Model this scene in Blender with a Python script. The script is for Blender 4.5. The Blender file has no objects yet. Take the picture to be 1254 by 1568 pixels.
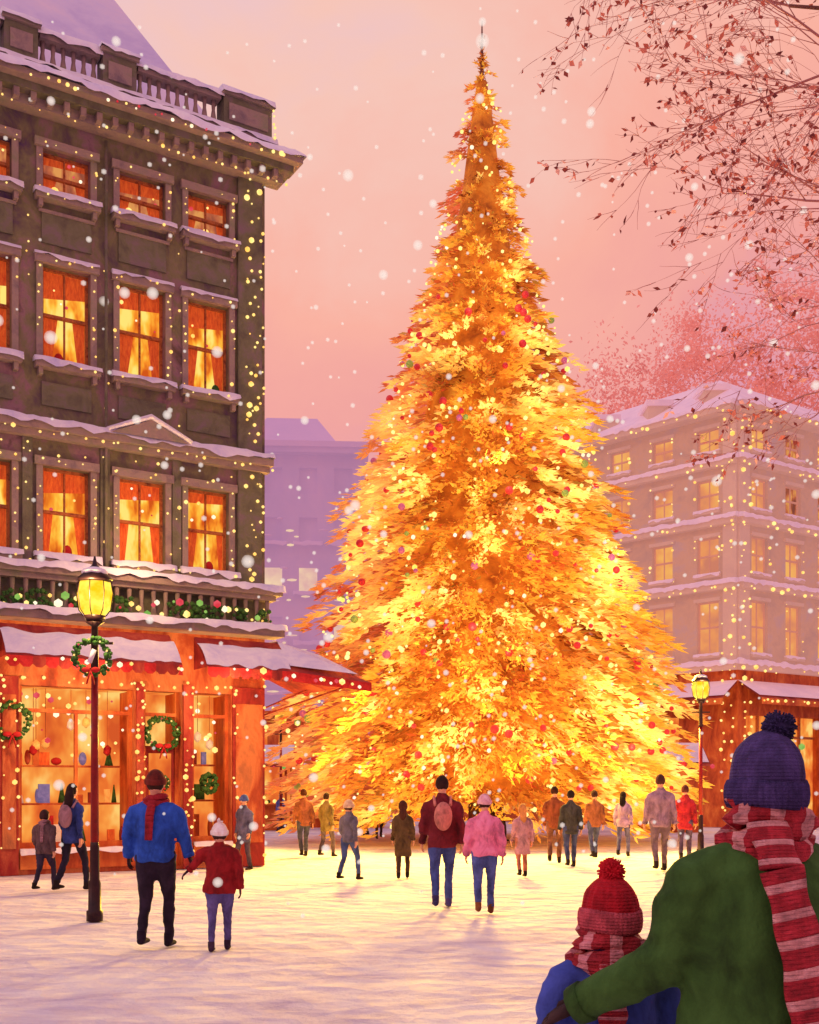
import bpy, math, random
from mathutils import Vector, Matrix, noise
random.seed(7)
R=random.random
def U(a,b): return a+(b-a)*random.random()
scene=bpy.context.scene
F=1700.0; HX=627.0; HY=1207.0; CZ=1.6
def wpt(px,py,Y): return Vector(((px-HX)/F*Y, Y, CZ+(HY-py)*Y/F))
def srgb(r,g,b):
    def c(v):
        v/=255.0
        return v/12.92 if v<=0.04045 else ((v+0.055)/1.055)**2.4
    return (c(r),c(g),c(b),1.0)
# ------------------------------------------------------------ materials
MATS={}
def new_mat(name):
    m=bpy.data.materials.new(name); m.use_nodes=True
    nt=m.node_tree; nt.nodes.clear()
    o=nt.nodes.new('ShaderNodeOutputMaterial')
    MATS[name]=m
    return m,nt,o
def ramp_node(nt,stops):
    r=nt.nodes.new('ShaderNodeValToRGB')
    el=r.color_ramp.elements
    while len(el)<len(stops): el.new(0.5)
    for e,(p,c) in zip(el,stops): e.position=p; e.color=c
    return r
def mat_noise(name,cols,scale=3.0,stretch=(1,1,1),rough=0.85,bump=0.3,bscale=25.0,emit=0.0,detail=5.0,lo=0.3,hi=0.7,metal=0.0,bdist=0.02,haze=None,knit=False):
    m,nt,o=new_mat(name)
    tc=nt.nodes.new('ShaderNodeTexCoord'); mp=nt.nodes.new('ShaderNodeMapping')
    mp.inputs['Scale'].default_value=stretch
    nt.links.new(tc.outputs['Object'],mp.inputs[0])
    n=nt.nodes.new('ShaderNodeTexNoise'); n.inputs['Scale'].default_value=scale; n.inputs['Detail'].default_value=detail
    n.inputs['Roughness'].default_value=0.65; n.inputs['Distortion'].default_value=0.4
    nt.links.new(mp.outputs[0],n.inputs['Vector'])
    k=len(cols); st=[(lo+(hi-lo)*i/max(1,k-1),c) for i,c in enumerate(cols)]
    r=ramp_node(nt,st); nt.links.new(n.outputs[0],r.inputs[0])
    b=nt.nodes.new('ShaderNodeBsdfPrincipled')
    b.inputs['Roughness'].default_value=rough; b.inputs['Metallic'].default_value=metal
    b.inputs['Specular IOR Level'].default_value=0.25
    nt.links.new(r.outputs[0],b.inputs['Base Color'])
    if emit>0:
        nt.links.new(r.outputs[0],b.inputs['Emission Color']); b.inputs['Emission Strength'].default_value=emit
    if haze:
        b.inputs['Emission Color'].default_value=haze[0]; b.inputs['Emission Strength'].default_value=haze[1]
    if knit:
        wv=nt.nodes.new('ShaderNodeTexWave'); wv.bands_direction='Z'; wv.inputs['Scale'].default_value=32; wv.inputs['Distortion'].default_value=2.2; wv.inputs['Detail'].default_value=2; wv.inputs['Detail Scale'].default_value=9
        nt.links.new(tc.outputs['Object'],wv.inputs['Vector'])
        vo=nt.nodes.new('ShaderNodeTexVoronoi'); vo.inputs['Scale'].default_value=120; nt.links.new(tc.outputs['Object'],vo.inputs['Vector'])
        ad=nt.nodes.new('ShaderNodeMath'); ad.operation='SUBTRACT'; nt.links.new(wv.outputs['Fac'],ad.inputs[0]); nt.links.new(vo.outputs['Distance'],ad.inputs[1])
        bp=nt.nodes.new('ShaderNodeBump'); bp.inputs['Strength'].default_value=.8; bp.inputs['Distance'].default_value=.006
        nt.links.new(ad.outputs[0],bp.inputs['Height']); nt.links.new(bp.outputs[0],b.inputs['Normal'])
    elif bump>0:
        n2=nt.nodes.new('ShaderNodeTexNoise'); n2.inputs['Scale'].default_value=bscale; n2.inputs['Detail'].default_value=4
        nt.links.new(tc.outputs['Object'],n2.inputs['Vector'])
        bp=nt.nodes.new('ShaderNodeBump'); bp.inputs['Strength'].default_value=bump; bp.inputs['Distance'].default_value=bdist
        nt.links.new(n2.outputs[0],bp.inputs['Height']); nt.links.new(bp.outputs[0],b.inputs['Normal'])
    nt.links.new(b.outputs[0],o.inputs[0])
    m.cycles.emission_sampling='NONE'
    return m
def mat_emit(name,cols,strength,scale=2.0,stretch=(1,1,1),lo=0.35,hi=0.65):
    m,nt,o=new_mat(name)
    tc=nt.nodes.new('ShaderNodeTexCoord'); mp=nt.nodes.new('ShaderNodeMapping'); mp.inputs['Scale'].default_value=stretch
    nt.links.new(tc.outputs['Object'],mp.inputs[0])
    n=nt.nodes.new('ShaderNodeTexNoise'); n.inputs['Scale'].default_value=scale; n.inputs['Detail'].default_value=3; n.inputs['Distortion'].default_value=0.1
    nt.links.new(mp.outputs[0],n.inputs['Vector'])
    k=len(cols); st=[(lo+(hi-lo)*i/max(1,k-1),c) for i,c in enumerate(cols)]
    r=ramp_node(nt,st); nt.links.new(n.outputs[0],r.inputs[0])
    e=nt.nodes.new('ShaderNodeEmission'); e.inputs[1].default_value=strength
    nt.links.new(r.outputs[0],e.inputs[0]); nt.links.new(e.outputs[0],o.inputs[0])
    m.cycles.emission_sampling='NONE'
    return m
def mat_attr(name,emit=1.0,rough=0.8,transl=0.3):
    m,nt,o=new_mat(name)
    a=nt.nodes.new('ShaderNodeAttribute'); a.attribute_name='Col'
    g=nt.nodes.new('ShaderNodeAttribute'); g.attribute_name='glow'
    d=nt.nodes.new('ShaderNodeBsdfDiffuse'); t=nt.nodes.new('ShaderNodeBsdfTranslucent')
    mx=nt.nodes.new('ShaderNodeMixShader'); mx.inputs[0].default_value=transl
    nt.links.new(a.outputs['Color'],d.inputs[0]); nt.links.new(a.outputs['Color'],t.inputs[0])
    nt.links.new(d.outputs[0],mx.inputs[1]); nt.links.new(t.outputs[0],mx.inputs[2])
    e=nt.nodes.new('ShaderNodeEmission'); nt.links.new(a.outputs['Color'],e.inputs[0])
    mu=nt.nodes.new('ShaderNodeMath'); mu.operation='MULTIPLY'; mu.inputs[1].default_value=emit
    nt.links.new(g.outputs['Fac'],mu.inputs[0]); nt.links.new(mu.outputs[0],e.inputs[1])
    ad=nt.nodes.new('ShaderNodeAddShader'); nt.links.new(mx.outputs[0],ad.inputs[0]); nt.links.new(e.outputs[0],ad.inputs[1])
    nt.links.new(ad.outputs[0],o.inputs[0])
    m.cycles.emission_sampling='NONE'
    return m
S=srgb
mat_noise('wall_stone',[S(88,64,98),S(104,88,84),S(126,118,84),S(148,112,118),S(100,80,68)],1.3,(1,1,0.7),0.9,0.6,14)
mat_noise('trim_stone',[S(126,108,110),S(160,136,126),S(140,134,108)],2.5,bump=0.4)
mat_noise('panel_stone',[S(92,84,74),S(116,112,86),S(132,108,116)],2.5,bump=0.4)
mat_noise('snow',[S(208,202,232),S(234,226,238),S(248,244,244)],2.0,bump=0.4,bscale=9)
mat_noise('roof_snow',[S(196,186,228),S(218,210,238),S(232,218,234)],0.7,bump=0.3,bscale=3)
mat_noise('red_paint',[S(104,30,30),S(156,46,40),S(190,92,62)],2.0,(1,1,0.4),0.7,0.3)
mat_noise('pier_paint',[S(110,44,30),S(172,74,42),S(206,120,70),S(150,90,60)],1.8,(1,1,0.4),0.7,0.3)
mat_noise('orange_wood',[S(130,44,22),S(196,90,42),S(226,134,62)],2.0,(1,1,0.4),0.6,0.2)
mat_noise('frame_paint',[S(130,52,36),S(196,114,62),S(104,56,44)],6.0,bump=0.2)
mat_noise('curtain',[S(186,60,30),S(232,112,44)],5.0,(4,4,1),0.9,0.2,emit=0.35)
mat_emit('window_glow',[S(206,84,26),S(244,140,40),S(252,190,64),S(255,224,116)],1.05,1.5,(2.4,2.4,0.9),0.34,0.60)
mat_emit('window_dim',[S(140,74,60),S(200,104,70),S(240,164,90)],0.85,1.8,(2,2,1),0.35,0.62)
mat_emit('shop_glow',[S(214,88,40),S(238,118,48),S(250,156,68),S(255,206,112)],1.0,1.1,(1.6,1.6,0.9),0.34,0.66)
mat_emit('bulb_warm',[S(255,186,86),S(255,222,136)],1.5,5)
mat_emit('bulb_tree',[S(255,214,90),S(255,240,150)],1.4,5)
mat_emit('bulb_white',[S(255,222,176),S(255,240,210)],1.4,5)
mat_emit('bulb_red',[S(232,54,64),S(246,96,110)],0.9,5)
mat_emit('bulb_green',[S(130,186,84),S(170,210,104)],0.9,5)
mat_emit('lantern_glass',[S(255,180,20),S(255,228,90)],1.5,6)
mat_noise('lamp_metal',[S(38,22,26),S(62,34,36)],6,rough=0.4,bump=0.1,metal=0.3)
mat_noise('lamp_red',[S(110,16,22),S(156,28,30)],6,rough=0.4,bump=0.1)
mat_noise('wreath_green',[S(34,70,30),S(80,124,54)],12,bump=0.2)
mat_noise('bow_red',[S(160,24,30),S(208,50,50)],8,bump=0.2)
mat_noise('gift_blue',[S(90,100,170),S(140,140,200)],8,bump=0.2,emit=.2)
mat_noise('gift_gold',[S(220,150,60),S(250,200,110)],8,bump=0.2,emit=.3)
mat_noise('gift_cream',[S(240,210,180),S(250,230,205)],8,bump=0.2,emit=.2)
mat_noise('bark',[S(96,60,56),S(140,92,80)],6,(1,1,0.3),0.9,0.6)
mat_noise('twig',[S(168,106,102),S(206,142,130)],3,bump=0.0)
HZ=(S(246,176,164),0.30)  # air haze imitated by a pink emission on the right building's surfaces
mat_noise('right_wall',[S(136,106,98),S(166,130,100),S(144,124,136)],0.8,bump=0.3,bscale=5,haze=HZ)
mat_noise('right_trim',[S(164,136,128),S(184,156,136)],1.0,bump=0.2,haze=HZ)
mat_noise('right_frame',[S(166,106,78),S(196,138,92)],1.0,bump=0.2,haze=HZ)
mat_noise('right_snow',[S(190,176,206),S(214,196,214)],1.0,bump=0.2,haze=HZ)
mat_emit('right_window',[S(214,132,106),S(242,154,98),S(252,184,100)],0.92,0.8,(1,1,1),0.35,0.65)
FH=(S(214,158,190),0.42)  # distance haze imitated by a mauve emission on the far buildings
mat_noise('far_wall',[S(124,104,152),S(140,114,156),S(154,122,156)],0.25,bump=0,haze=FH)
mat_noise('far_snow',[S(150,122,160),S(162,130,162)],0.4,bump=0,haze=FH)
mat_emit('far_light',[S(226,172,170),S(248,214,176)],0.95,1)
mat_noise('skin',[S(214,150,122),S(232,172,142)],6,rough=0.6,bump=0.05)
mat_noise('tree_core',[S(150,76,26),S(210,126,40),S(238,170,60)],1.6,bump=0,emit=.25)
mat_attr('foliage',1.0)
m,nt,o=new_mat('flake')
d=nt.nodes.new('ShaderNodeEmission'); d.inputs[0].default_value=S(255,236,226); d.inputs[1].default_value=1.0
t=nt.nodes.new('ShaderNodeBsdfTransparent'); mx=nt.nodes.new('ShaderNodeMixShader'); mx.inputs[0].default_value=0.19
nt.links.new(t.outputs[0],mx.inputs[1]); nt.links.new(d.outputs[0],mx.inputs[2]); nt.links.new(mx.outputs[0],o.inputs[0])
m.cycles.emission_sampling='NONE'
# ------------------------------------------------------------ mesh builder
ICO={}
def ico(n=1):
    if n not in ICO:
        import bmesh
        bm=bmesh.new(); bmesh.ops.create_icosphere(bm,subdivisions=n,radius=1.0)
        bm.verts.ensure_lookup_table()
        ICO[n]=([v.co.copy() for v in bm.verts],[[v.index for v in f.verts] for f in bm.faces]); bm.free()
    return ICO[n]
class MB:
    def __init__(s): s.v=[];s.f=[];s.m=[];s.sm=[];s.names=[];s.col=None;s.glow=None
    def mi(s,n):
        if n not in s.names: s.names.append(n)
        return s.names.index(n)
    def add(s,vs,fs,mat,smooth=False):
        b=len(s.v); s.v.extend([tuple(v) for v in vs]); k=s.mi(mat)
        for f in fs: s.f.append([b+i for i in f]); s.m.append(k); s.sm.append(smooth)
    def box(s,x0,x1,y0,y1,z0,z1,mat):
        vs=[(x0,y0,z0),(x1,y0,z0),(x1,y1,z0),(x0,y1,z0),(x0,y0,z1),(x1,y0,z1),(x1,y1,z1),(x0,y1,z1)]
        s.add(vs,[(0,3,2,1),(4,5,6,7),(0,1,5,4),(1,2,6,5),(2,3,7,6),(3,0,4,7)],mat)
    def quad(s,a,b,c,d,mat): s.add([a,b,c,d],[(0,1,2,3)],mat)
    def ball(s,c,r,mat,n=1):
        vs,fs=ico(n); rr=r if hasattr(r,'__len__') else (r,r,r)
        s.add([(c[0]+v.x*rr[0],c[1]+v.y*rr[1],c[2]+v.z*rr[2]) for v in vs],fs,mat,True)
    def sph(s,c,r,mat,nu=16,nv=10,fn=None):
        rr=r if hasattr(r,'__len__') else (r,r,r)
        vs=[];fs=[]
        for j in range(1,nv):
            th=math.pi*j/nv
            for i in range(nu):
                ph=2*math.pi*i/nu
                vs.append(Vector((math.sin(th)*math.cos(ph),math.sin(th)*math.sin(ph),math.cos(th))))
        vs.append(Vector((0,0,1))); vs.append(Vector((0,0,-1)))
        T=len(vs)-2;B=len(vs)-1
        for j in range(nv-2):
            for i in range(nu):
                a=j*nu+i;b=j*nu+(i+1)%nu
                fs.append((a,a+nu,b+nu,b))
        for i in range(nu):
            fs.append((T,i,(i+1)%nu)); a=(nv-2)*nu
            fs.append((B,a+(i+1)%nu,a+i))
        out=[]
        for v in vs:
            if fn: v=fn(v)
            out.append((c[0]+v.x*rr[0],c[1]+v.y*rr[1],c[2]+v.z*rr[2]))
        s.add(out,fs,mat,True)
    def tube(s,pts,rads,mat,n=8,smooth=True,up=None):
        pts=[Vector(p) for p in pts]; vs=[];fs=[]
        u=None
        for i,p in enumerate(pts):
            d=(pts[min(i+1,len(pts)-1)]-pts[max(i-1,0)])
            if d.length<1e-7: d=Vector((0,0,1))
            d.normalize()
            if u is None:
                ref=Vector(up) if up else (Vector((1,0,0)) if abs(d.x)<0.9 else Vector((0,1,0)))
                u=(ref-d*ref.dot(d)).normalized()
            else:
                u=(u-d*u.dot(d)).normalized()
            w=d.cross(u)
            r=rads[i]; ra,rb=(r if hasattr(r,'__len__') else (r,r))
            for k in range(n):
                a=2*math.pi*k/n
                vs.append(p+u*math.cos(a)*ra+w*math.sin(a)*rb)
        for i in range(len(pts)-1):
            for k in range(n):
                a=i*n+k;b=i*n+(k+1)%n
                fs.append((a,b,b+n,a+n))
        fs.append(tuple(reversed(range(n)))); L=(len(pts)-1)*n
        fs.append(tuple(range(L,L+n)))
        s.add(vs,fs,mat,smooth)
    def make(s,name,parent=None,M=None):
        me=bpy.data.meshes.new(name); me.from_pydata(s.v,[],s.f)
        for n in s.names: me.materials.append(MATS[n])
        me.polygons.foreach_set('material_index',s.m); me.polygons.foreach_set('use_smooth',s.sm)
        if s.col:
            a=me.attributes.new('Col','FLOAT_COLOR','FACE'); fl=[]
            for c in s.col: fl.extend((c[0],c[1],c[2],1.0))
            a.data.foreach_set('color',fl)
            g=me.attributes.new('glow','FLOAT','FACE'); g.data.foreach_set('value',s.glow)
        me.update()
        ob=bpy.data.objects.new(name,me); scene.collection.objects.link(ob)
        if parent: ob.parent=parent
        if M is not None: ob.matrix_world=M
        return ob
def empty(name,M=None):
    e=bpy.data.objects.new(name,None); scene.collection.objects.link(e); e.empty_display_size=0.5
    if M is not None: e.matrix_world=M
    return e
def frame(origin,xdir):
    x=Vector((xdir[0],xdir[1],0)).normalized(); z=Vector((0,0,1)); y=z.cross(x)
    M=Matrix.Identity(4)
    for i in range(3): M[i][0]=x[i];M[i][1]=y[i];M[i][2]=z[i];M[i][3]=origin[i]
    return M
class Foliage(MB):
    def __init__(s): MB.__init__(s); s.col=[]; s.glow=[]
    def tuft(s,p,d,L,w,col,g):
        d=d.normalized(); r=Vector((U(-1,1),U(-1,1),U(-1,1))); sd=d.cross(r)
        if sd.length<1e-4: sd=Vector((1,0,0))
        sd.normalize(); nrm=d.cross(sd)
        a=p;b=p+d*L*0.45+sd*w+nrm*w*0.3;c=p+d*L;e=p+d*L*0.4-sd*w+nrm*w*0.3
        s.add([a,b,c,e],[(0,1,2,3)],'foliage'); s.col.append(col); s.glow.append(g)
def snow_strip(mb,x0,x1,y0,y1,z,h,seed=0.0,mat='snow',drop=0.05):
    n=max(2,int((x1-x0)/0.12)); vs=[];fs=[]; K=7
    for i in range(n+1):
        x=x0+(x1-x0)*i/n
        nz=noise.noise(Vector((x*1.7+seed,z,seed)))*0.5+noise.noise(Vector((x*5+seed,z,3)))*0.35
        hh=h*(1.0+0.9*nz); dd=drop*(1+2*noise.noise(Vector((x*4,seed,z))))
        for k in range(K):
            a=math.pi*k/(K-1)
            y=(y0+y1)/2-math.cos(a)*(y1-y0)/2*1.04
            zz=z+math.sin(a)**0.5*hh if 0<k<K-1 else z
            if k==0: y-=0.02; zz=z-dd
            vs.append((x,y,zz+0.003))
    for i in range(n):
        for k in range(K-1):
            a=i*K+k; fs.append((a,a+K,a+K+1,a+1))
    fs.append(tuple(range(K))); fs.append(tuple(reversed(range(n*K,n*K+K))))
    mb.add(vs,fs,mat,True)
def bulbs(mb,p0,p1,sp,r=0.03,mats=('bulb_warm',),jit=0.04,sag=0.0):
    p0=Vector(p0);p1=Vector(p1); n=max(1,int((p1-p0).length/(sp*.8))); ph=U(0,9)
    for i in range(n+1):
        t=(i+U(-.35,.35))/n
        if R()<0.25+.4*(noise.noise(Vector((i*.45,ph,0)))>.05): continue
        p=p0.lerp(p1,t)+Vector((U(-jit,jit),U(-jit*.3,0),U(-jit,jit))); p.z-=sag*4*t*(1-t)
        mb.ball(p,r*(U(0.5,1.2) if R()<.85 else U(1.2,1.9)),random.choice(mats))
def wreath(mb,c,rad,ydir=-1):
    n=26
    for i in range(n):
        a=2*math.pi*i/n
        for k in range(5):
            p=(c[0]+math.cos(a)*rad+U(-1,1)*rad*.2,c[1]+ydir*U(0,rad*.25),c[2]+math.sin(a)*rad+U(-1,1)*rad*.2)
            mb.ball(p,rad*U(.08,.17),'wreath_green')
    for i in range(9):
        a=2*math.pi*i/9+.3
        mb.ball((c[0]+math.cos(a)*rad,c[1]+ydir*rad*.38,c[2]+math.sin(a)*rad),rad*.07,random.choice(['bulb_warm','bulb_red','bulb_warm']))
    z=c[2]-rad*.9;y=c[1]+ydir*rad*.4
    mb.sph((c[0]-rad*.28,y,z+rad*.06),(rad*.28,rad*.1,rad*.17),'bow_red',10,6)
    mb.sph((c[0]+rad*.28,y,z+rad*.06),(rad*.28,rad*.1,rad*.17),'bow_red',10,6)
    mb.tube([(c[0],y,z),(c[0]-rad*.15,y,z-rad*.45),(c[0]-rad*.25,y,z-rad*.8)],[(rad*.05,rad*.1),(rad*.05,rad*.12),(rad*.03,rad*.1)],'bow_red',6)
    mb.tube([(c[0],y,z),(c[0]+rad*.15,y,z-rad*.45),(c[0]+rad*.22,y,z-rad*.8)],[(rad*.05,rad*.1),(rad*.05,rad*.12),(rad*.03,rad*.1)],'bow_red',6)
def facade(mb,x0,x1,z0,z1,ops,mat,depth=0.2,yf=0.0):
    xs=sorted(set([x0,x1]+[o[0] for o in ops]+[o[1] for o in ops])); zs=sorted(set([z0,z1]+[o[2] for o in ops]+[o[3] for o in ops]))
    xs=[x for x in xs if x0<=x<=x1]
    for i in range(len(xs)-1):
        for j in range(len(zs)-1):
            cx=(xs[i]+xs[i+1])/2;cz=(zs[j]+zs[j+1])/2
            if any(o[0]<cx<o[1] and o[2]<cz<o[3] for o in ops): continue
            mb.quad((xs[i],yf,zs[j]),(xs[i+1],yf,zs[j]),(xs[i+1],yf,zs[j+1]),(xs[i],yf,zs[j+1]),mat)
    for a,b,c,d in [o[:4] for o in ops]:
        y=yf+depth
        mb.quad((a,yf,c),(a,y,c),(a,y,d),(a,yf,d),mat); mb.quad((b,yf,c),(b,yf,d),(b,y,d),(b,y,c),mat)
        mb.quad((a,yf,d),(a,y,d),(b,y,d),(b,yf,d),mat); mb.quad((a,yf,c),(b,yf,c),(b,y,c),(a,y,c),mat)
def window(wd,o,glow,yf=0.0,depth=0.2,frame_m='frame_paint',curt=True,fw=0.05):
    a,b,c,d=o; y=yf+depth
    wd.quad((a,y,c),(b,y,c),(b,y,d),(a,y,d),glow)
    y1=y-0.07;y2=y-0.01
    wd.box(a,a+fw,y1,y2,c,d,frame_m); wd.box(b-fw,b,y1,y2,c,d,frame_m)
    wd.box(a+fw,b-fw,y1,y2,d-fw,d,frame_m); wd.box(a+fw,b-fw,y1,y2,c,c+fw,frame_m)
    mz=c+(d-c)*0.52; wd.box(a+fw,b-fw,y1-.01,y2,mz-fw*.6,mz+fw*.6,frame_m)
    mxx=(a+b)/2; wd.box(mxx-fw*.3,mxx+fw*.3,y1+.01,y2,mz+fw*.6,d-fw,frame_m); wd.box(mxx-fw*.3,mxx+fw*.3,y1+.01,y2,c+fw,mz-fw*.6,frame_m)
    if curt:
        w=(b-a); q=U(.8,1.5); q2=U(.7,1.4); tp=U(.14,.36)
        wd.quad((a+fw,y-.006,c+fw),(a+fw+w*.12*q,y-.006,c+fw),(a+fw+w*.22*q,y-.006,mz),(a+fw,y-.006,mz),'curtain')
        wd.quad((b-fw-w*.12*q2,y-.006,c+fw),(b-fw,y-.006,c+fw),(b-fw,y-.006,mz),(b-fw-w*.22*q2,y-.006,mz),'curtain')
        wd.quad((a+fw,y-.008,d-(d-c)*tp),(b-fw,y-.008,d-(d-c)*tp*.8),(b-fw,y-.008,d-fw),(a+fw,y-.008,d-fw),'curtain')
        if R()<.7: wd.sph((U(a+.2,b-.2),y-.03,c+.18),(.09,.02,.14),random.choice(['wreath_green','curtain','bulb_warm','bow_red']),8,6)
        for k in range(3): wd.ball((U(a+.1,b-.1),y-.02,U(mz,d-.1)),U(.02,.05),random.choice(['bulb_warm','bulb_white','bulb_red']))
def lamp(name,loc,e,col,rad,par):
    l=bpy.data.lights.new(name,'POINT'); l.energy=e; l.color=col; l.shadow_soft_size=rad
    o=bpy.data.objects.new(name,l); scene.collection.objects.link(o); o.parent=par; o.location=loc; return o
# ============================================================ LEFT BUILDING
DL=(0.853,0.523); CY=23.0; CO=Vector((-3.0,CY,0))
ML=frame(CO,DL)@Matrix.Diagonal((1,1,.975,1))
L=empty('corner_shop_building',ML)
def child(mb,name,par): 
    ob=mb.make(name); ob.parent=par; return ob
bays=[(-1.67,-.80),(-3.05,-2.14),(-4.49,-3.61),(-5.95,-5.05),(-7.4,-6.5),(-8.85,-7.95),(-10.3,-9.4),(-11.75,-10.85)]
XL=-13.0
ops=[]; wd=MB(); tr=MB(); sn=MB(); bl=MB()
for i,(a,b) in enumerate(bays):
    o4=(a,b,12.95,13.85); o3=(a,b,9.75,11.65); o2=(a,b,6.05,7.8)
    ops+=[o4,o3,o2]
    window(wd,o4,'window_dim'); window(wd,o3,'window_glow'); window(wd,o2,'window_glow')
    for o in (o4,o3,o2):
        tr.box(o[0]-.12,o[0]-.003,-.05,.0-.003,o[2],o[3],'trim_stone'); tr.box(o[1]+.003,o[1]+.12,-.05,-.003,o[2],o[3],'trim_stone')
        tr.box(o[0]-.16,o[1]+.16,-.10,-.003,o[3]+.003,o[3]+.16,'trim_stone')
        tr.box(o[0]-.16,o[1]+.16,-.20,-.003,o[2]-.12,o[2]-.003,'trim_stone')
        for sx in (o[0]-.1,o[1]+.02): tr.box(sx,sx+.08,-.15,-.003,o[2]-.26,o[2]-.123,'trim_stone')
        snow_strip(sn,o[0]-.18,o[1]+.18,-.22,-.0,o[2]-.003,.09,i*3+o[2])
        rb=.020 if o is o4 else .025
        bulbs(bl,(o[0]-.07,-.07,o[2]+.1),(o[0]-.07,-.07,o[3]),.2,rb); bulbs(bl,(o[1]+.07,-.07,o[2]+.1),(o[1]+.07,-.07,o[3]),.2,rb)
        bulbs(bl,(o[0],-.12,o[3]+.08),(o[1],-.12,o[3]+.08),.22,rb)
        bulbs(bl,(o[0],-.24,o[2]-.05),(o[1],-.24,o[2]-.05),.35,rb)
    snow_strip(sn,a-.16,b+.16,-.11,0,11.65+.163,.04,i)
    tr.box(a-.02,b+.02,-.035,-.003,12.05,12.62,'panel_stone'); tr.box(a-.08,b+.08,-.06,-.036,12.62,12.68,'trim_stone')
    tr.box(a-.02,b+.02,-.035,-.003,8.95,9.4,'panel_stone')
wl=MB()
shop_ops=[(-1.55,-.75,.55,3.6),(-2.55,-1.8,.05,3.6),(-4.9,-2.75,.5,3.6),(-7.6,-5.3,.5,3.6),(-8.9,-7.9,.05,3.6),(-12.3,-9.3,.5,3.6)]
facade(wl,XL,0,4.95,15.0,ops,'wall_stone')
facade(wl,XL,0,0,4.95,shop_ops,'pier_paint',.35)
wl.quad((0,0,0),(0,10,0),(0,10,15.0),(0,0,15.0),'wall_stone')
wl.quad((XL,0,0),(XL,0,15.0),(XL,10,15.0),(XL,10,0),'wall_stone')
wl.quad((0,10,0),(XL,10,0),(XL,10,15.0),(0,10,15.0),'wall_stone')
for (pa,pb) in [(-.72,-.03),(-1.77,-1.58),(-2.72,-2.58),(-5.27,-4.93),(-7.87,-7.63),(-9.27,-8.93)]:
    tr.box(pa,pb,-.06,-.003,0.0,3.75,'red_paint'); tr.box(pa+.05,pb-.05,-.085,-.063,.5,3.4,'pier_paint') if pb-pa>.25 else None
for x in (-.36,-12.9): tr.box(x-.26,x+.26,-.09,-.003,4.95,14.5,'trim_stone' if x<-5 else 'panel_stone')
for k in range(3): bulbs(bl,(-.12-.14*k,-.12,5.0),(-.12-.14*k,-.12,14.4),.25,.036,jit=.07)
bulbs(bl,(-.02,-.05,.2),(-.02,-.05,4.6),.2,.034)
tr.tube([(-3.33,-.1,5.9),(-3.33,-.1,14.3)],[.03,.03],'panel_stone',8)
for i in range(len(bays)-1):
    xm=(bays[i][0]+bays[i+1][1])/2
    bulbs(bl,(xm,-.05,5.95),(xm,-.05,8.2),.3,.026,jit=.06); bulbs(bl,(xm,-.05,8.9),(xm,-.05,12.5),.5,.02,jit=.08)
    tr.box(xm-.09,xm+.09,-.045,-.003,5.85,8.35,'panel_stone')
tr.box(XL,.08,-.28,-.003,8.42,8.56,'trim_stone'); tr.box(XL,.04,-.18,-.003,8.30,8.417,'trim_stone'); snow_strip(sn,XL,.1,-.3,0,8.56,.12,5.5)
vs=[(-3.3,-.34,8.565),(-1.75,-.34,8.565),(-2.52,-.34,8.92),(-3.3,-.02,8.565),(-1.75,-.02,8.565),(-2.52,-.02,8.92)]
tr.add(vs,[(0,1,2),(3,5,4),(0,2,5,3),(1,4,5,2)],'trim_stone')
sn.tube([(-3.35,-.2,8.62),(-2.95,-.2,8.8),(-2.52,-.2,8.99),(-2.1,-.2,8.8),(-1.7,-.2,8.62)],[(.19,.05),(.2,.06),(.2,.07),(.2,.06),(.19,.05)],'snow',8,up=(0,1,0))
bulbs(bl,(XL,-.3,8.36),(0,-.3,8.36),.24,.034)
bulbs(bl,(XL,-.1,8.05),(0,-.1,8.05),.4,.03,jit=.1)
tr.box(XL,.22,-.42,-.003,5.68,5.80,'trim_stone'); tr.box(XL,.12,-.30,-.003,5.58,5.677,'trim_stone'); snow_strip(sn,XL,.26,-.46,0,5.8,.13,1.5)
tr.box(XL,.2,-.55,-.003,4.80,4.95,'trim_stone'); snow_strip(sn,XL,.24,-.6,-.3,4.95,.1,9.5)
tr.box(XL,.05,-.05,-.003,4.953,5.577,'panel_stone')
x=XL
while x<0:
    tr.tube([(x,-.22,4.953),(x,-.22,5.1),(x,-.22,5.3),(x,-.22,5.577)],[.04,.065,.035,.05],'trim_stone',8); x+=.24
x=XL+.1
while x<0:
    k=R()
    if k<.6:
        for q in range(12): bl.ball((x+U(-.14,.14),-.33+U(-.05,.05),5.2+U(-.16,.16)),U(.03,.06),'wreath_green')
    bl.ball((x+U(-.1,.1),-.38,5.2+U(-.2,.2)),U(.03,.09),random.choice(['bulb_warm','bulb_warm','bulb_warm','bulb_green','bulb_red','bulb_white'])); x+=.15
tr.box(XL,.28,-.30,-.003,14.42,14.6,'trim_stone'); tr.box(XL,.42,-.5,-.003,14.603,14.74,'panel_stone'); tr.box(XL,.55,-.68,-.003,14.743,14.86,'trim_stone')
snow_strip(sn,XL,.6,-.72,-.05,14.86,.16,2.5)
x=XL+.1
while x<.2: tr.box(x,x+.1,-.46,-.303,14.44,14.6,'trim_stone'); x+=.3
bulbs(bl,(XL,-.72,14.75),(.5,-.72,14.75),.16,.036,('bulb_warm','bulb_white','bulb_warm','bulb_red'))
bulbs(bl,(XL,-.36,14.38),(.3,-.36,14.38),.24,.028)
wl.box(XL,.1,-.12,.25,14.863,15.22,'panel_stone'); tr.box(XL,.18,-.2,.3,15.223,15.33,'trim_stone'); snow_strip(sn,XL,.2,-.22,.3,15.33,.08,7.7)
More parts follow.
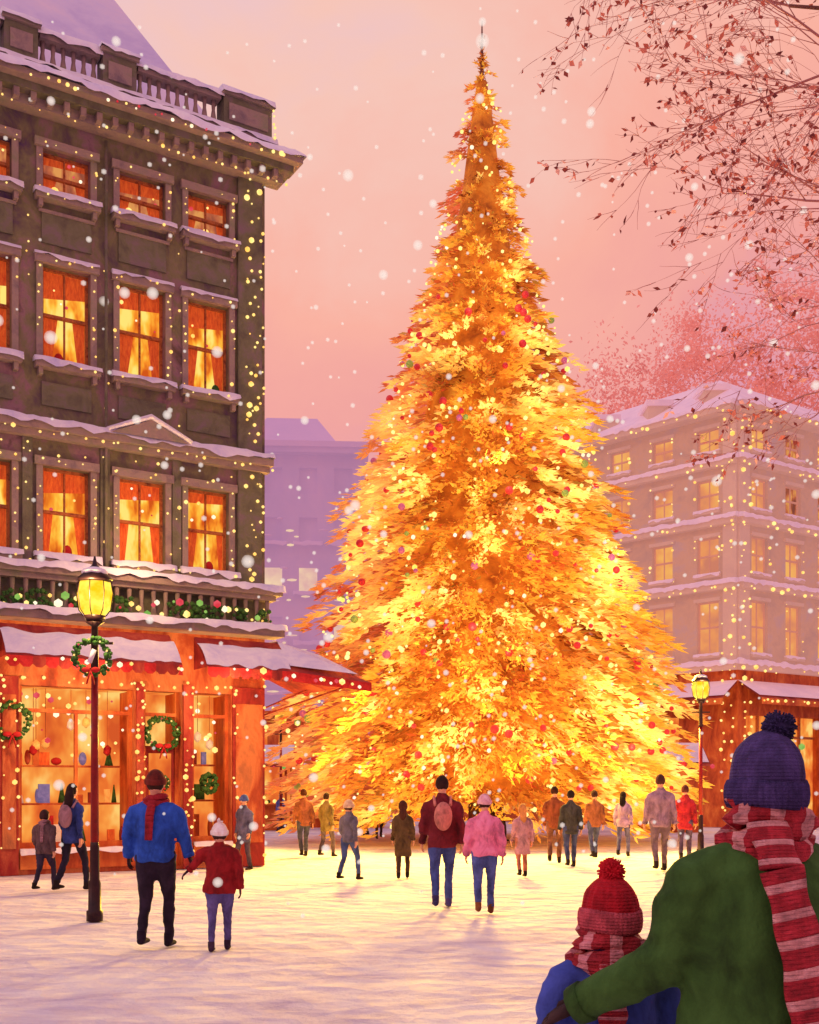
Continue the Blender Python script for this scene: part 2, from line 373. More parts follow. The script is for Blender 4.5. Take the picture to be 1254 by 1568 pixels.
for (a,b,kind) in [(XL,-7.6,'b'),(-7.6,-6.9,'p'),(-6.9,-5.2,'b'),(-5.2,-4.6,'p'),(-4.6,-3.4,'b'),(-3.4,-2.75,'p'),(-2.75,-.95,'b'),(-.95,.1,'p')]:
    if kind=='p':
        tr.box(a,b,-.14,.26,15.333,16.0,'panel_stone'); tr.box(a+.1,b-.1,-.17,-.143,15.5,15.85,'trim_stone')
        tr.box(a-.04,b+.04,-.2,.3,16.003,16.09,'trim_stone'); snow_strip(sn,a-.05,b+.05,-.22,.3,16.09,.1,a)
    else:
        tr.box(a+.045,b-.045,-.1,.2,15.9,16.0,'trim_stone'); snow_strip(sn,a,b,-.14,.24,16.0,.12,a)
        x=a+.12
        while x<b-.06: tr.tube([(x,.04,15.333),(x,.04,15.5),(x,.04,15.7),(x,.04,15.9)],[.045,.065,.035,.05],'trim_stone',8); x+=.19
bulbs(bl,(.12,-.22,15.35),(.12,-.22,16.0),.12,.03)
rf=MB()
rf.add([(XL,.5,15.0),(-.1,.5,15.0),(-.1,9.8,15.0),(XL,9.8,15.0),(XL+2.6,3.6,20.4),(-2.7,3.6,20.4),(-2.7,7.0,20.4),(XL+2.6,7.0,20.4)],[(0,1,5,4),(1,2,6,5),(2,3,7,6),(3,0,4,7),(4,5,6,7)],'roof_snow')
sh=MB()
goods=['red_paint','wreath_green','bow_red','gift_gold','curtain','gift_cream','gift_gold','orange_wood','gift_blue','wreath_green','gift_cream']
for i,o in enumerate(shop_ops):
    a,b,c,d=o; y=.35
    sh.quad((a,y+.6,c),(b,y+.6,c),(b,y+.6,d),(a,y+.6,d),'shop_glow')
    sh.quad((a,y,c),(a,y+.6,c),(a,y+.6,d),(a,y,d),'orange_wood'); sh.quad((b,y,c),(b,y+.6,c),(b,y+.6,d),(b,y,d),'orange_wood')
    sh.quad((a,y,c),(b,y,c),(b,y+.6,c),(a,y+.6,c),'orange_wood'); sh.quad((a,y,d),(b,y,d),(b,y+.6,d),(a,y+.6,d),'shop_glow')
    sh.box(a,a+.07,y-.2,y-.1,c,d,'orange_wood'); sh.box(b-.07,b,y-.2,y-.1,c,d,'orange_wood')
    sh.box(a+.07,b-.07,y-.2,y-.1,d-.5,d-.43,'orange_wood'); sh.box(a+.07,b-.07,y-.2,y-.1,c,c+.1,'orange_wood')
    n=max(1,int((b-a)/.8))
    for k in range(1,n): xx=a+(b-a)*k/n; sh.box(xx-.03,xx+.03,y-.19,y-.11,c+.1,d-.5,'orange_wood')
    if c>.3:
        for lv,(zz_,hh_) in enumerate([(c+.01,.62),(c+.85,.5),(c+1.6,.4)]):
            if lv: sh.box(a+.08,b-.08,y+.3,y+.55,zz_-.04,zz_-.003,'orange_wood')
            xx=a+.15
            while xx<b-.12:
                h=U(.15,hh_); ww=U(.04,.11); yy=U(y+.34,y+.48) if lv else U(y+.05,y+.5); mt=random.choice(goods)
                if R()<.45: sh.box(xx-ww,xx+ww,yy-.03,yy+.03,zz_,zz_+h,mt)
                elif R()<.5: sh.sph((xx,yy,zz_+h*.5),(ww,.05,h*.5),mt,8,6)
                else: sh.tube([(xx,yy,zz_),(xx,yy,zz_+h)],[ww,.01],'wreath_green' if R()<.6 else mt,8)
                xx+=ww*2+U(.02,.16)
        for q in range(int((b-a)*16)): sh.ball((U(a+.1,b-.1),U(y,y+.5),U(d-1.3,d-.1)),U(.02,.07),random.choice(['bulb_warm','bulb_white','bulb_warm','bulb_red']))
        for q in range(int((b-a)*3)):
            xx=U(a+.15,b-.15); zz_=U(d-1.3,d-.6); sh.tube([(xx,y+.2,zz_),(xx,y+.2,d)],[.006,.006],'orange_wood',4); sh.ball((xx,y+.2,zz_),(.09,.03,.12),random.choice(['bow_red','gift_gold','gift_cream']))
        sh.box(a,b,-.05,-.003,c-.4,c-.08,'orange_wood'); snow_strip(sh,a,b,-.12,0,c-.05,.05,a)
    bulbs(bl,(a-.06,-.1,.3),(a-.06,-.1,3.7),.16,.032,jit=.05); bulbs(bl,(b+.06,-.1,.3),(b+.06,-.1,3.7),.16,.032,jit=.05)
    bulbs(bl,(a,-.04,3.72),(b,-.04,3.72),.17,.034)
sh.box(-2.5,-1.85,.2,.26,.06,2.5,'red_paint'); sh.box(-2.4,-1.95,.17,.197,1.2,2.35,'shop_glow')
wreath(sh,(-2.17,.1,2.75),.3); wreath(sh,(-5.08,-.12,2.9),.3); wreath(sh,(-8.4,.12,2.75),.27); wreath(sh,(-2.17,.12,1.75),.14)
for q in range(70): 
    v=Vector((U(-1,1),U(-1,1),U(-1,1))).normalized(); sh.ball((-1.15+v.x*.18,.18+v.y*.08,1.75+v.z*.2),U(.03,.06),'wreath_green')
aw=MB()
def awning(a,b,out,zt,zb,seed,capr=True):
    aw.add([(a,-.56,zt),(b,-.56,zt),(b,-.56-out,zb),(a,-.56-out,zb)],[(0,1,2,3)],'red_paint')
    aw.add([(a,-.56,zt),(a,-.56-out,zb),(a,-.56,zb)],[(0,1,2)],'red_paint')
    if capr: aw.add([(b,-.56,zt),(b,-.56-out,zb),(b,-.56,zb)],[(0,1,2)],'red_paint')
    N=int((b-a)/.08);vs=[];fs=[];K=6
    for i in range(N+1):
        x=a+(b-a)*i/N
        for k in range(K):
            t=k/(K-1); nn=noise.noise(Vector((x*2,t*2,seed)))
            st=.22+.22*noise.noise(Vector((x*2.2,seed,4)))
            t2=st+t*(.93-st+.14*noise.noise(Vector((x*4,seed,0)))); e=.035*math.sin(math.pi*t)+.035*(1+nn) if 0<k<K-1 else .004
            vs.append((x,-.56-out*t2,zt+(zb-zt)*t2+e))
    for i in range(N):
        for k in range(K-1): p=i*K+k; fs.append((p,p+K,p+K+1,p+1))
    aw.add(vs,fs,'snow',True)
    w=.22; x=a
    while x<b-.01:
        x2=min(b,x+w); xm=(x+x2)/2; y=-.56-out-.003
        aw.add([(x,y,zb),(x2,y,zb),(x2,y,zb-.14),(xm+.05,y,zb-.2),(xm-.05,y,zb-.2),(x,y,zb-.14)],[(0,1,2,3,4,5)],'red_paint' if int((x-a)/w)%2 else 'bow_red'); x=x2
    bulbs(bl,(a,-.6-out,zb-.06),(b,-.6-out,zb-.06),.17,.04,('bulb_warm','bulb_white'))
awning(XL,-5.6,.75,4.66,4.0,1); awning(-5.4,-2.25,.75,4.66,4.0,2); awning(-1.75,.0,.75,4.66,4.0,3,False)
aw.add([(0.003,-.56,4.66),(0.003,-1.31,4.0),(1.8,-1.31,3.86)],[(0,1,2)],'red_paint')
aw.add([(0.003,-.56,4.66),(1.8,-1.31,3.86),(1.8,2.2,3.86),(0.003,2.2,4.66)],[(0,1,2,3)],'red_paint')
aw.add([(-.0,-.62,4.68),(.0,-1.22,4.13),(1.5,-1.29,4.03),(.75,-1.0,4.42)],[(0,1,2,3)],'snow')
aw.add([(0.01,-.5,4.72),(1.68,-1.2,3.98),(1.7,2.1,3.98),(0.01,2.1,4.72)],[(0,1,2,3)],'snow')
aw.add([(0.003,-1.315,4.0),(1.8,-1.315,3.86),(1.8,-1.315,3.68),(.003,-1.315,3.80)],[(0,1,2,3)],'bow_red')
bulbs(bl,(0,-1.36,3.9),(1.8,-1.36,3.76),.15,.042,('bulb_warm','bulb_red','bulb_white'))
aw.tube([(0.02,1.3,3.2),(1.6,1.3,3.9)],[.02,.02],'red_paint',6); aw.tube([(0.02,.1,3.2),(1.6,-.9,3.86)],[.018,.018],'red_paint',6)
child(wl,'walls',L);child(tr,'stone_trim',L);child(wd,'windows',L);child(sn,'ledge_snow',L);child(bl,'string_lights',L);child(rf,'roof',L);child(sh,'shopfront',L);child(aw,'awnings',L)
for (xx,yy,zz,e) in [(-1.2,-1.5,3.4,110),(-4.0,-1.5,3.4,130),(-6.8,-1.5,3.4,90),(-3.0,-1.3,6.2,60)]: lamp('facade_light',(xx,yy,zz),e,(1,.62,.28),.12,L)
# ============================================================ RIGHT BUILDING
KP=Vector((13.3,45.0,0)); Rb=empty('hotel_building',Matrix.Translation(KP))
levels=[6.55,9.86,12.5,14.9,17.0]
dl=Vector((-0.712,0.702,0)); dr=Vector((0.834,0.552,0))
LL=16.0; RL=20.0
for side,(MM,x0,x1) in enumerate([(frame((0,0,0),(-dl.x,-dl.y)),-LL,0.0),(frame((0,0,0),(dr.x,dr.y)),0.0,RL)]):
    w=MB();t=MB();g=MB();s2=MB();b2=MB(); ops=[]
    n=int((x1-x0-1.2)/2.2)
    cs=[(-1.35-2.15*i) if side==0 else (1.35+2.15*i) for i in range(n)]
    for j in range(4):
        z=levels[j]; hgt=levels[j+1]-z
        for c in cs: ops.append((c-.5,c+.5,z+.55,z+hgt-.55))
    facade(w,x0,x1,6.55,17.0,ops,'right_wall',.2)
    for o in ops:
        window(g,o,'right_window' if R()<.8 else 'window_dim',0,.2,'right_frame',False,.06)
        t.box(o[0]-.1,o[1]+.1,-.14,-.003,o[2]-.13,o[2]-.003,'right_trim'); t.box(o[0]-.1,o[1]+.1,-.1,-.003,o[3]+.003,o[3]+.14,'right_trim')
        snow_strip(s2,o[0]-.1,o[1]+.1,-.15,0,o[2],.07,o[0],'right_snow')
        if R()<.6: bulbs(b2,(o[0]-.05,-.08,o[2]),(o[0]-.05,-.08,o[3]),.4,.04); bulbs(b2,(o[1]+.05,-.08,o[2]),(o[1]+.05,-.08,o[3]),.4,.04)
    for j,z in enumerate(levels):
        pr=.3 if j<4 else .6
        t.box(x0,x1,-pr,-.003,z-.14,z+.1,'right_trim'); snow_strip(s2,x0-.1*(side==1),x1+.1*(side==0),-pr-.05,0,z+.1,.18,j*2+side,'right_snow')
        bulbs(b2,(x0,-pr-.05,z-.1),(x1,-pr-.05,z-.1),.42,.055,jit=.1)
    so=[]; c=x0+.5
    while c+2.2<x1: so.append((c,c+2.0,.4,4.6)); c+=2.7
    facade(w,x0,x1,0,6.55,so,'orange_wood',.3)
    for o in so:
        g.quad((o[0],.3,o[2]),(o[1],.3,o[2]),(o[1],.3,o[3]),(o[0],.3,o[3]),'shop_glow'); m_=(o[0]+o[1])/2
        g.box(m_-.05,m_+.05,.2,.29,o[2],o[3],'frame_paint'); g.box(o[0],o[1],.2,.28,o[3]-.9,o[3]-.8,'frame_paint')
        bulbs(b2,(o[0]-.1,-.05,.5),(o[0]-.1,-.05,4.8),.35,.055,jit=.1)
        for q in range(8): b2.ball((U(o[0],o[1]),.1,U(.6,3.5)),U(.06,.16),random.choice(['bulb_warm','bulb_red','bulb_green','bulb_warm','bow_red']))
    t.add([(x0,0,5.9),(x1,0,5.9),(x1,-1.2,5.2),(x0,-1.2,5.2)],[(0,1,2,3)],'red_paint'); s2.add([(x0,0,6.0),(x1,0,6.0),(x1,-1.1,5.32),(x0,-1.1,5.32)],[(0,1,2,3)],'right_snow')
    t.add([(x0,-1.2,5.2),(x1,-1.2,5.2),(x1,-1.2,4.95),(x0,-1.2,4.95)],[(0,1,2,3)],'orange_wood')
    bulbs(b2,(x0,-1.25,5.1),(x1,-1.25,5.1),.4,.06)
    a,b=(( -.6,-.003) if side==0 else (.003,.6))
    for j in range(4): t.box(a,b,-.12,-.003,levels[j]+.25,levels[j+1]-.15,'right_trim')
    for dx in (.15,.55): bulbs(b2,(dx*(1 if side else -1),-.16,.5),(dx*(1 if side else -1),-.16,16.8),.4,.06,jit=.1)
    for mb,nm in ((w,'wall'),(t,'trim'),(g,'windows'),(s2,'ledge_snow'),(b2,'string_lights')):
        ob=mb.make(nm); ob.parent=Rb; ob.matrix_local=MM
rr=MB()
A=dl*LL;B=dr*RL; back=A+B
def P(v,z): return (v.x,v.y,z)
o0=Vector((0,-.7,0)); o1=A+Vector((-.5,-.4,0)); o2=B+Vector((.4,-.5,0))
i0=Vector((.2,3.2,0)); i1=A+Vector((2,2.4,0)); i2=B+Vector((-2,2.4,0))
rr.add([P(o0,17.15),P(o1,17.15),P(o2,17.15),P(i0,19.3),P(i1,19.3),P(i2,19.3),P(back,17.15),P(back-Vector((0,4,0)),19.3)],[(0,3,4,1),(0,2,5,3),(3,5,7,4),(1,4,7,6),(2,6,7,5)],'right_snow')
for i in range(5):
    c=A*(0.12+.17*i)+Vector((.9,1.0,18.0)); 
    rr.box(c.x-.5,c.x+.5,c.y-.9,c.y+1.2,17.3,18.25,'right_trim'); rr.box(c.x-.6,c.x+.6,c.y-1.0,c.y+1.2,18.253,18.5,'right_snow')
ob=rr.make('roof'); ob.parent=Rb
bk=MB(); bk.quad(P(A,0),P(back,0),P(back,17.1),P(A,17.1),'right_wall'); bk.quad(P(B,0),P(back,0),P(back,17.1),P(B,17.1),'right_wall')
ob=bk.make('rear_walls'); ob.parent=Rb
lamp('shop_light',(-.3,-4,3.6),260,(1,.62,.28),.15,Rb)
# ============================================================ FAR BUILDINGS
def far_building(x0,x1,y,h,seed):
    Mx=frame((x0,y,0),(1,0.06)); e=empty('distant_building',Mx); w=MB(); W=x1-x0; random.seed(seed)
    ops=[];n=int(W/1.9); nf=int((h-6)/2.7)
    for f in range(nf):
        for i in range(n): c=1.2+i*1.9; ops.append((c-.5,c+.5,6.8+f*2.7,8.2+f*2.7))
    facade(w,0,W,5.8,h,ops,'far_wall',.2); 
    g=MB()
    for o in ops:
        k=R(); g.quad((o[0],.2,o[2]),(o[1],.2,o[2]),(o[1],.2,o[3]),(o[0],.2,o[3]),'far_light' if (k<.22 and o[2]<15.5) else 'far_wall')
        if o[2]<16: snow_strip(g,o[0]-.3,o[1]+.3,-.3,0,o[2]-.1,.2,k,'far_snow')
        if o[2]<15:
            for q in range(3): g.ball((U(o[0]-.6,o[1]+.6),-.35,o[2]+U(-.8,1.4)),(U(.12,.4),.1,U(.04,.08)),random.choice(['far_light','far_snow','far_light']))
    so=[(c,c+2.4,.3,4.6) for c in [i*3+.4 for i in range(int(W/3))]]
    facade(w,0,W,0,5.8,so,'orange_wood',.3)
    for o in so: g.quad((o[0],.3,o[2]),(o[1],.3,o[2]),(o[1],.3,o[3]),(o[0],.3,o[3]),'shop_glow')
    w.box(-.3,W+.3,-.5,-.003,h-.3,h,'far_wall'); w.box(-.4,W+.4,-.6,11,h+.003,h+.3,'far_snow')
    w.quad((0,0,0),(0,11,0),(0,11,h),(0,0,h),'far_wall'); w.quad((W,0,0),(W,11,0),(W,11,h),(W,0,h),'far_wall'); w.quad((0,11,0),(W,11,0),(W,11,h),(0,11,h),'far_wall')
    w.add([(1,1,h+.3),(W-1,1,h+.3),(W-1,10,h+.3),(1,10,h+.3),(2.5,4,h+3),(W-2.5,4,h+3),(W-2.5,7,h+3),(2.5,7,h+3)],[(0,1,5,4),(1,2,6,5),(2,3,7,6),(3,0,4,7),(4,5,6,7)],'far_snow')
    bulbs(g,(0,-.1,5.9),(W,-.1,5.9),.6,.09); bulbs(g,(0,-.5,4.9),(W,-.5,4.9),.7,.09,('bulb_warm','bulb_red'))
    for mb,nm in ((w,'walls'),(g,'windows')):
        ob=mb.make(nm); ob.parent=e
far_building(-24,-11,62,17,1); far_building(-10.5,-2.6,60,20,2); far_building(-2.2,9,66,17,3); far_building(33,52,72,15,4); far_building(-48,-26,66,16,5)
random.seed(21)
# ============================================================ MARKET STALLS
def stall(x,y,w):
    m=MB()
    for sx in (-w/2,w/2):
        for sy in (-.8,.8): m.tube([(sx,sy,0),(sx,sy,2.5)],[.05,.05],'orange_wood',6)
    m.box(-w/2,w/2,-.85,-.78,0,.95,'orange_wood'); m.box(-w/2-.05,w/2+.05,-1.0,-.4,.953,1.0,'orange_wood'); m.box(-w/2,w/2,.75,.82,0,2.5,'shop_glow')
    m.add([(-w/2-.3,-1.3,2.4),(w/2+.3,-1.3,2.4),(w/2+.3,0,3.2),(-w/2-.3,0,3.2),(w/2+.3,1.2,2.5),(-w/2-.3,1.2,2.5)],[(0,1,2,3),(3,2,4,5)],'red_paint')
    m.add([(-w/2-.25,-1.15,2.54),(w/2+.25,-1.15,2.54),(w/2+.25,0,3.28),(-w/2-.25,0,3.28),(w/2+.25,1.1,2.6),(-w/2-.25,1.1,2.6)],[(0,1,2,3),(3,2,4,5)],'snow')
    bulbs(m,(-w/2-.3,-1.33,2.38),(w/2+.3,-1.33,2.38),.2,.07,('bulb_warm','bulb_red','bulb_white','bulb_green'))
    for i in range(18): m.ball((U(-w/2,w/2),U(-.9,-.5),1.08+U(0,.1)),U(.06,.12),random.choice(['bow_red','bulb_warm','wreath_green','orange_wood']))
    m.make('market_stall',None,Matrix.Translation((x,y,0)))
stall(-6.2,43,3.0); stall(-2.6,46,3.0); stall(-10,44,3); stall(9.2,41.0,2.6)
# ============================================================ CHRISTMAS TREE
TC=Vector(((738-HX)/F*34,34,0))
prof=[(0.5,4.7),(1.0,5.6),(2.1,6.0),(3.7,5.7),(5.7,5.05),(7.7,4.45),(10.5,3.75),(12.9,3.05),(14.1,2.7),(15.7,2.2),(17.7,1.6),(19.7,1.08),(21.7,.66),(23.3,.25),(24.5,.02)]
def pr(z):
    if z<=prof[0][0]: return prof[0][1]
    for (a,b),(c,d) in zip(prof,prof[1:]):
        if z<=c: return b+(d-b)*(z-a)/(c-a)
    return .02
T=empty('christmas_tree',Matrix.Translation(TC))
fo=Foliage()
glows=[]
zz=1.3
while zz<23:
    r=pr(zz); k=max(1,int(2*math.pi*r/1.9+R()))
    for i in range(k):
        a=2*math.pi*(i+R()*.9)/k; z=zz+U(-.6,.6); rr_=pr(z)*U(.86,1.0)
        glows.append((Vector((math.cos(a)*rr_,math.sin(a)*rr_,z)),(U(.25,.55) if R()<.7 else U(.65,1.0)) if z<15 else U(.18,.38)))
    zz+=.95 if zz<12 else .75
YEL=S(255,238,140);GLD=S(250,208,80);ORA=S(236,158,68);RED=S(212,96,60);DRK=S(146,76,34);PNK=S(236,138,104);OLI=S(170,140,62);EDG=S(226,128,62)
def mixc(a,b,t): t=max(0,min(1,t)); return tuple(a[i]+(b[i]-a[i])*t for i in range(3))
for i in range(2300):
    while True:
        z=U(1.0,24.0)
        if R()<(pr(z)+.4)/6.4: break
    r=pr(z); a=U(0,2*math.pi); rad=Vector((math.cos(a),math.sin(a),0)); tang=Vector((-math.sin(a),math.cos(a),0))
    big=R()<.16
    rt=(r+.1)*U(1.04,1.17) if big else r*U(.78,1.05)
    L_=max(.4,min(r*.6,2.0)); dro=U(.2,.5)
    nt_=int(20+36*min(1,r/3))
    pc=Vector((math.cos(a)*r,math.sin(a)*r,z))
    clump=noise.noise(pc*.55+Vector((0,0,5)))*.9+noise.noise(pc*1.5)*.9+U(-.4,.4)
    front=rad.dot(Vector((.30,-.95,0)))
    for k in range(nt_):
        t=R()**.7
        q=rad*(rt-L_*(1-t)); zz=z+L_*.2*(1-t)-dro*L_*t*t*.9
        wdt=L_*.30*(1-t*.85)
        p=Vector((q.x,q.y,zz))+tang*U(-wdt,wdt)+Vector((0,0,U(-.09,.07)))
        d=rad*U(.7,1.2)+tang*U(-.5,.5)+Vector((0,0,U(-.6,.1)))
        lum=.44+clump*.55+(t-.5)*.6+U(-.22,.22)+front*.16+(.12 if z<4 else 0)  # light put into the colour: inner tufts darker, tips, front and bottom brighter
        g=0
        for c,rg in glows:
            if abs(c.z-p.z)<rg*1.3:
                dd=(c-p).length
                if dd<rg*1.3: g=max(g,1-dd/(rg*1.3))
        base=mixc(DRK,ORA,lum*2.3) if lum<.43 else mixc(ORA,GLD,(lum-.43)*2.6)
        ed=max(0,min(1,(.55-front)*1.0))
        base=mixc(base,PNK if rad.x<0 else EDG,ed*.85)  # sunset pink on the left and orange flanks painted into the tufts
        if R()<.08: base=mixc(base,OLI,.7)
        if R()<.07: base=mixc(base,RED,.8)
        col=mixc(base,YEL,g*1.5*(1-.5*ed))  # bulb light painted as paler yellow around each glow centre
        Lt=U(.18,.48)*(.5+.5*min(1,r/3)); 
        fo.tuft(p,d,Lt,Lt*U(.08,.17),col,.10+max(0,lum)*.13+g*.42*(1-.4*ed))  # needles emit by themselves, standing in for the string-light glow
for i in range(160):
    z=U(22.6,24.6); p=Vector((U(-.05,.05),U(-.05,.05),z)); a=U(0,6.28)
    fo.tuft(p,Vector((math.cos(a),math.sin(a),U(-.2,1.2))),U(.12,.32)*(1.2-(z-22.6)/2.2),.03,mixc(ORA,DRK,R()),.15)
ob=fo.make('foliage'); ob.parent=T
co=MB(); zs=[1.2,2,4,6,8,10,12,14,16,18,20,22,23.2]
co.tube([(0,0,z) for z in zs],[pr(z)*.58 for z in zs],'tree_core',20)
ob=co.make('core_filler'); ob.parent=T  # solid, faintly emissive cone added to block the view through the tufts
tk=MB(); tk.tube([(0,0,0),(0,0,.6),(0,0,12),(0,0,23),(0,0,25.1)],[.5,.42,.25,.07,.015],'bark',12); ob=tk.make('trunk'); ob.parent=T
lb=MB()
for c,rg in glows:
    for k in range(int(1+rg*4)):
        p=c+Vector((U(-rg,rg),U(-rg,rg),U(-rg,rg)))*.45
        lb.ball(p,U(.03,.09) if c.z<15 else U(.03,.055),'bulb_tree')
for i in range(700):
    while True:
        z=U(.8,23.5)
        if R()<(pr(z)+.5)/6.3: break
    a=U(0,6.283); r=pr(z)*U(.9,1.0)+.02; lb.ball((math.cos(a)*r,math.sin(a)*r,z),U(.025,.07),random.choice(['bulb_tree']*5+['bulb_white']))
ob=lb.make('string_lights'); ob.parent=T
orn=MB()
mat_noise('ornament_red',[S(196,40,50),S(226,70,76)],3,rough=.4,bump=0,emit=.2); mat_noise('ornament_purple',[S(180,90,150),S(210,120,170)],3,rough=.4,bump=0,emit=.2); mat_noise('ornament_green',[S(130,160,70),S(170,196,100)],3,rough=.4,bump=0,emit=.2)
for i in range(480):
    z=U(1.2,16); 
    if R()>(pr(z)+.3)/6: continue
    a=U(0,6.283); r=pr(z)*U(.95,1.02); orn.sph((math.cos(a)*r,math.sin(a)*r,z),U(.06,.12),random.choice(['ornament_red']*7+['ornament_purple','ornament_green']),10,8)
ob=orn.make('ornaments'); ob.parent=T
WC=(1,.82,.48)
for i,(ang,z,e) in enumerate([(-60,2.6,130),(-120,2.8,110),(-95,5.4,115),(-52,7.5,100),(-88,10.5,100),(-88,15.5,50)]):
    a=math.radians(ang); r=pr(z)+.9
    lamp('tree_lamp',(math.cos(a)*r,math.sin(a)*r,z),e,WC,.3,T)
for ang in (-55,-90,-125):
    a=math.radians(ang); z=4.8; r=pr(z)+1.1
    l=bpy.data.lights.new('tree_fill_spot','SPOT'); l.energy=8500; l.color=(1,.60,.07); l.shadow_soft_size=.5; l.spot_size=math.radians(150); l.spot_blend=1  # added spots without fixtures, throwing warm light onto the snow
    so_=bpy.data.objects.new('tree_fill_spot',l); scene.collection.objects.link(so_); so_.parent=T; so_.location=(math.cos(a)*r,math.sin(a)*r,z)
    so_.rotation_euler=Vector((math.cos(a),math.sin(a),-.5)).to_track_quat('-Z','Y').to_euler()
# ============================================================ STREET LAMPS
def street_lamp(x,y,H,wr=True,e=70):
    E=empty('street_lamp',Matrix.Translation((x,y,0))); m=MB()
    m.tube([(0,0,0),(0,0,.12),(0,0,.13),(0,0,.45),(0,0,.5),(0,0,.9),(0,0,.95)],[.10,.10,.08,.075,.06,.055,.05],'lamp_metal',12)
    m.tube([(0,0,.95),(0,0,H-1.3)],[.05,.042],'lamp_red',12)
    m.tube([(0,0,H-1.3),(0,0,H-1.26),(0,0,H-.75),(0,0,H-.7)],[.07,.05,.04,.11],'lamp_metal',12)
    m.tube([(-.22,0,H-.95),(.22,0,H-.95)],[.018,.018],'lamp_metal',6)
    m.tube([(0,0,H-.69),(0,0,H-.62)],[.1,.14],'lamp_metal',8)
    g=MB(); g.tube([(0,0,H-.61),(0,0,H-.55),(0,0,H-.35),(0,0,H-.22)],[.13,.185,.215,.19],'lantern_glass',8,False)
    for k in range(8):
        a=2*math.pi*k/8; m.tube([(math.cos(a)*.14,math.sin(a)*.14,H-.62),(math.cos(a)*.192,math.sin(a)*.192,H-.55),(math.cos(a)*.222,math.sin(a)*.222,H-.35),(math.cos(a)*.2,math.sin(a)*.2,H-.2)],[.006]*4,'lamp_metal',5)
    m.tube([(0,0,H-.21),(0,0,H-.18),(0,0,H-.05),(0,0,H),(0,0,H+.1)],[.21,.22,.08,.03,.01],'lamp_metal',8)
    m.sph((0,0,H-.1),(.16,.16,.07),'snow',12,6)
    ob=m.make('post');ob.parent=E; ob=g.make('lantern');ob.parent=E
    if wr:
        w=MB(); wreath(w,(0,-.09,H-1.12),.2); 
        w.tube([(-.03,-.12,H-1.2),(.03,-.12,H-1.04)],[.03,.03],'snow',6); ob=w.make('wreath'); ob.parent=E
    lamp('lamp_light',(0,-.32,H-.4),e,(1,.75,.3),.06,E)
street_lamp(wpt(145,0,13.4).x,13.4,4.3)
street_lamp(wpt(1073,0,27).x,27,4.4,False,60)
street_lamp(wpt(430,0,40).x,40,4.5,False,60)
# ============================================================ PEOPLE
def remesh(mb,vox,sm=3,wob=0.0,seed=0):
    me=bpy.data.meshes.new('t'); me.from_pydata(mb.v,[],mb.f); me.update()
    ob=bpy.data.objects.new('t',me); scene.collection.objects.link(ob)
    md=ob.modifiers.new('r','REMESH'); md.mode='VOXEL'; md.voxel_size=vox; md.adaptivity=0
    if sm: s=ob.modifiers.new('s','SMOOTH'); s.iterations=sm; s.factor=.5
    dg=bpy.context.evaluated_depsgraph_get(); ev=ob.evaluated_get(dg); m2=ev.to_mesh()
    vs=[v.co.copy() for v in m2.vertices]; ns=[v.normal.copy() for v in m2.vertices]; fs=[list(p.vertices) for p in m2.polygons]
    ev.to_mesh_clear(); bpy.data.objects.remove(ob); bpy.data.meshes.remove(me)
    if wob:
        vs=[v+n*(wob*(noise.noise(Vector((v.x*9+seed,v.y*9,v.z*5)))+.7*(1-2*abs(noise.noise(Vector((v.x*7,v.y*7+seed,v.z*13)))))-.5)) for v,n in zip(vs,ns)]
    return vs,fs
CM={}
def cloth(rgb,knit=False):
    key=(rgb,knit)
    if key not in CM:
        n='cloth_%d'%len(CM); q=.75 if knit else .55; d=tuple(max(0,int(c*q)) for c in rgb); l=tuple(min(255,int(c*1.18+8)) for c in rgb)
        mat_noise(n,[S(*d),S(*rgb),S(*l)],7 if not knit else 20,(1,1,.6),.9,.5,90,bdist=.006,detail=8,knit=knit); CM[key]=n
    return CM[key]
def hand(mb,w,dirv,side,mat,s=1.0):
    d=Vector(dirv).normalized(); 
    fw=Vector((0,1,0)); fw=(fw-d*fw.dot(d)).normalized(); th=d.cross(fw)*1.0
    mb.tube([w-d*.02*s,w+d*.03*s,w+d*.085*s,w+d*.095*s],[(.02*s,.026*s),(.036*s,.017*s),(.040*s,.015*s),(.03*s,.012*s)],mat,8,up=fw)
    inn=th*(-side)
    for i,(o,l) in enumerate([(.029,.068),(.010,.078),(-.010,.072),(-.028,.056)]):
        b=w+d*.083*s+fw*o*s
        mb.tube([b,b+d*l*.5*s+inn*.006*s,b+d*l*.8*s+inn*.02*s,b+d*l*.92*s+inn*.035*s],[.0095*s,.009*s,.008*s,.006*s],mat,6)
    b=w+d*.03*s+fw*.03*s
    mb.tube([b,b+d*.02*s+fw*.028*s,b+d*.05*s+fw*.035*s,b+d*.07*s+fw*.03*s+inn*.012*s],[.013*s,.012*s,.010*s,.007*s],mat,6)
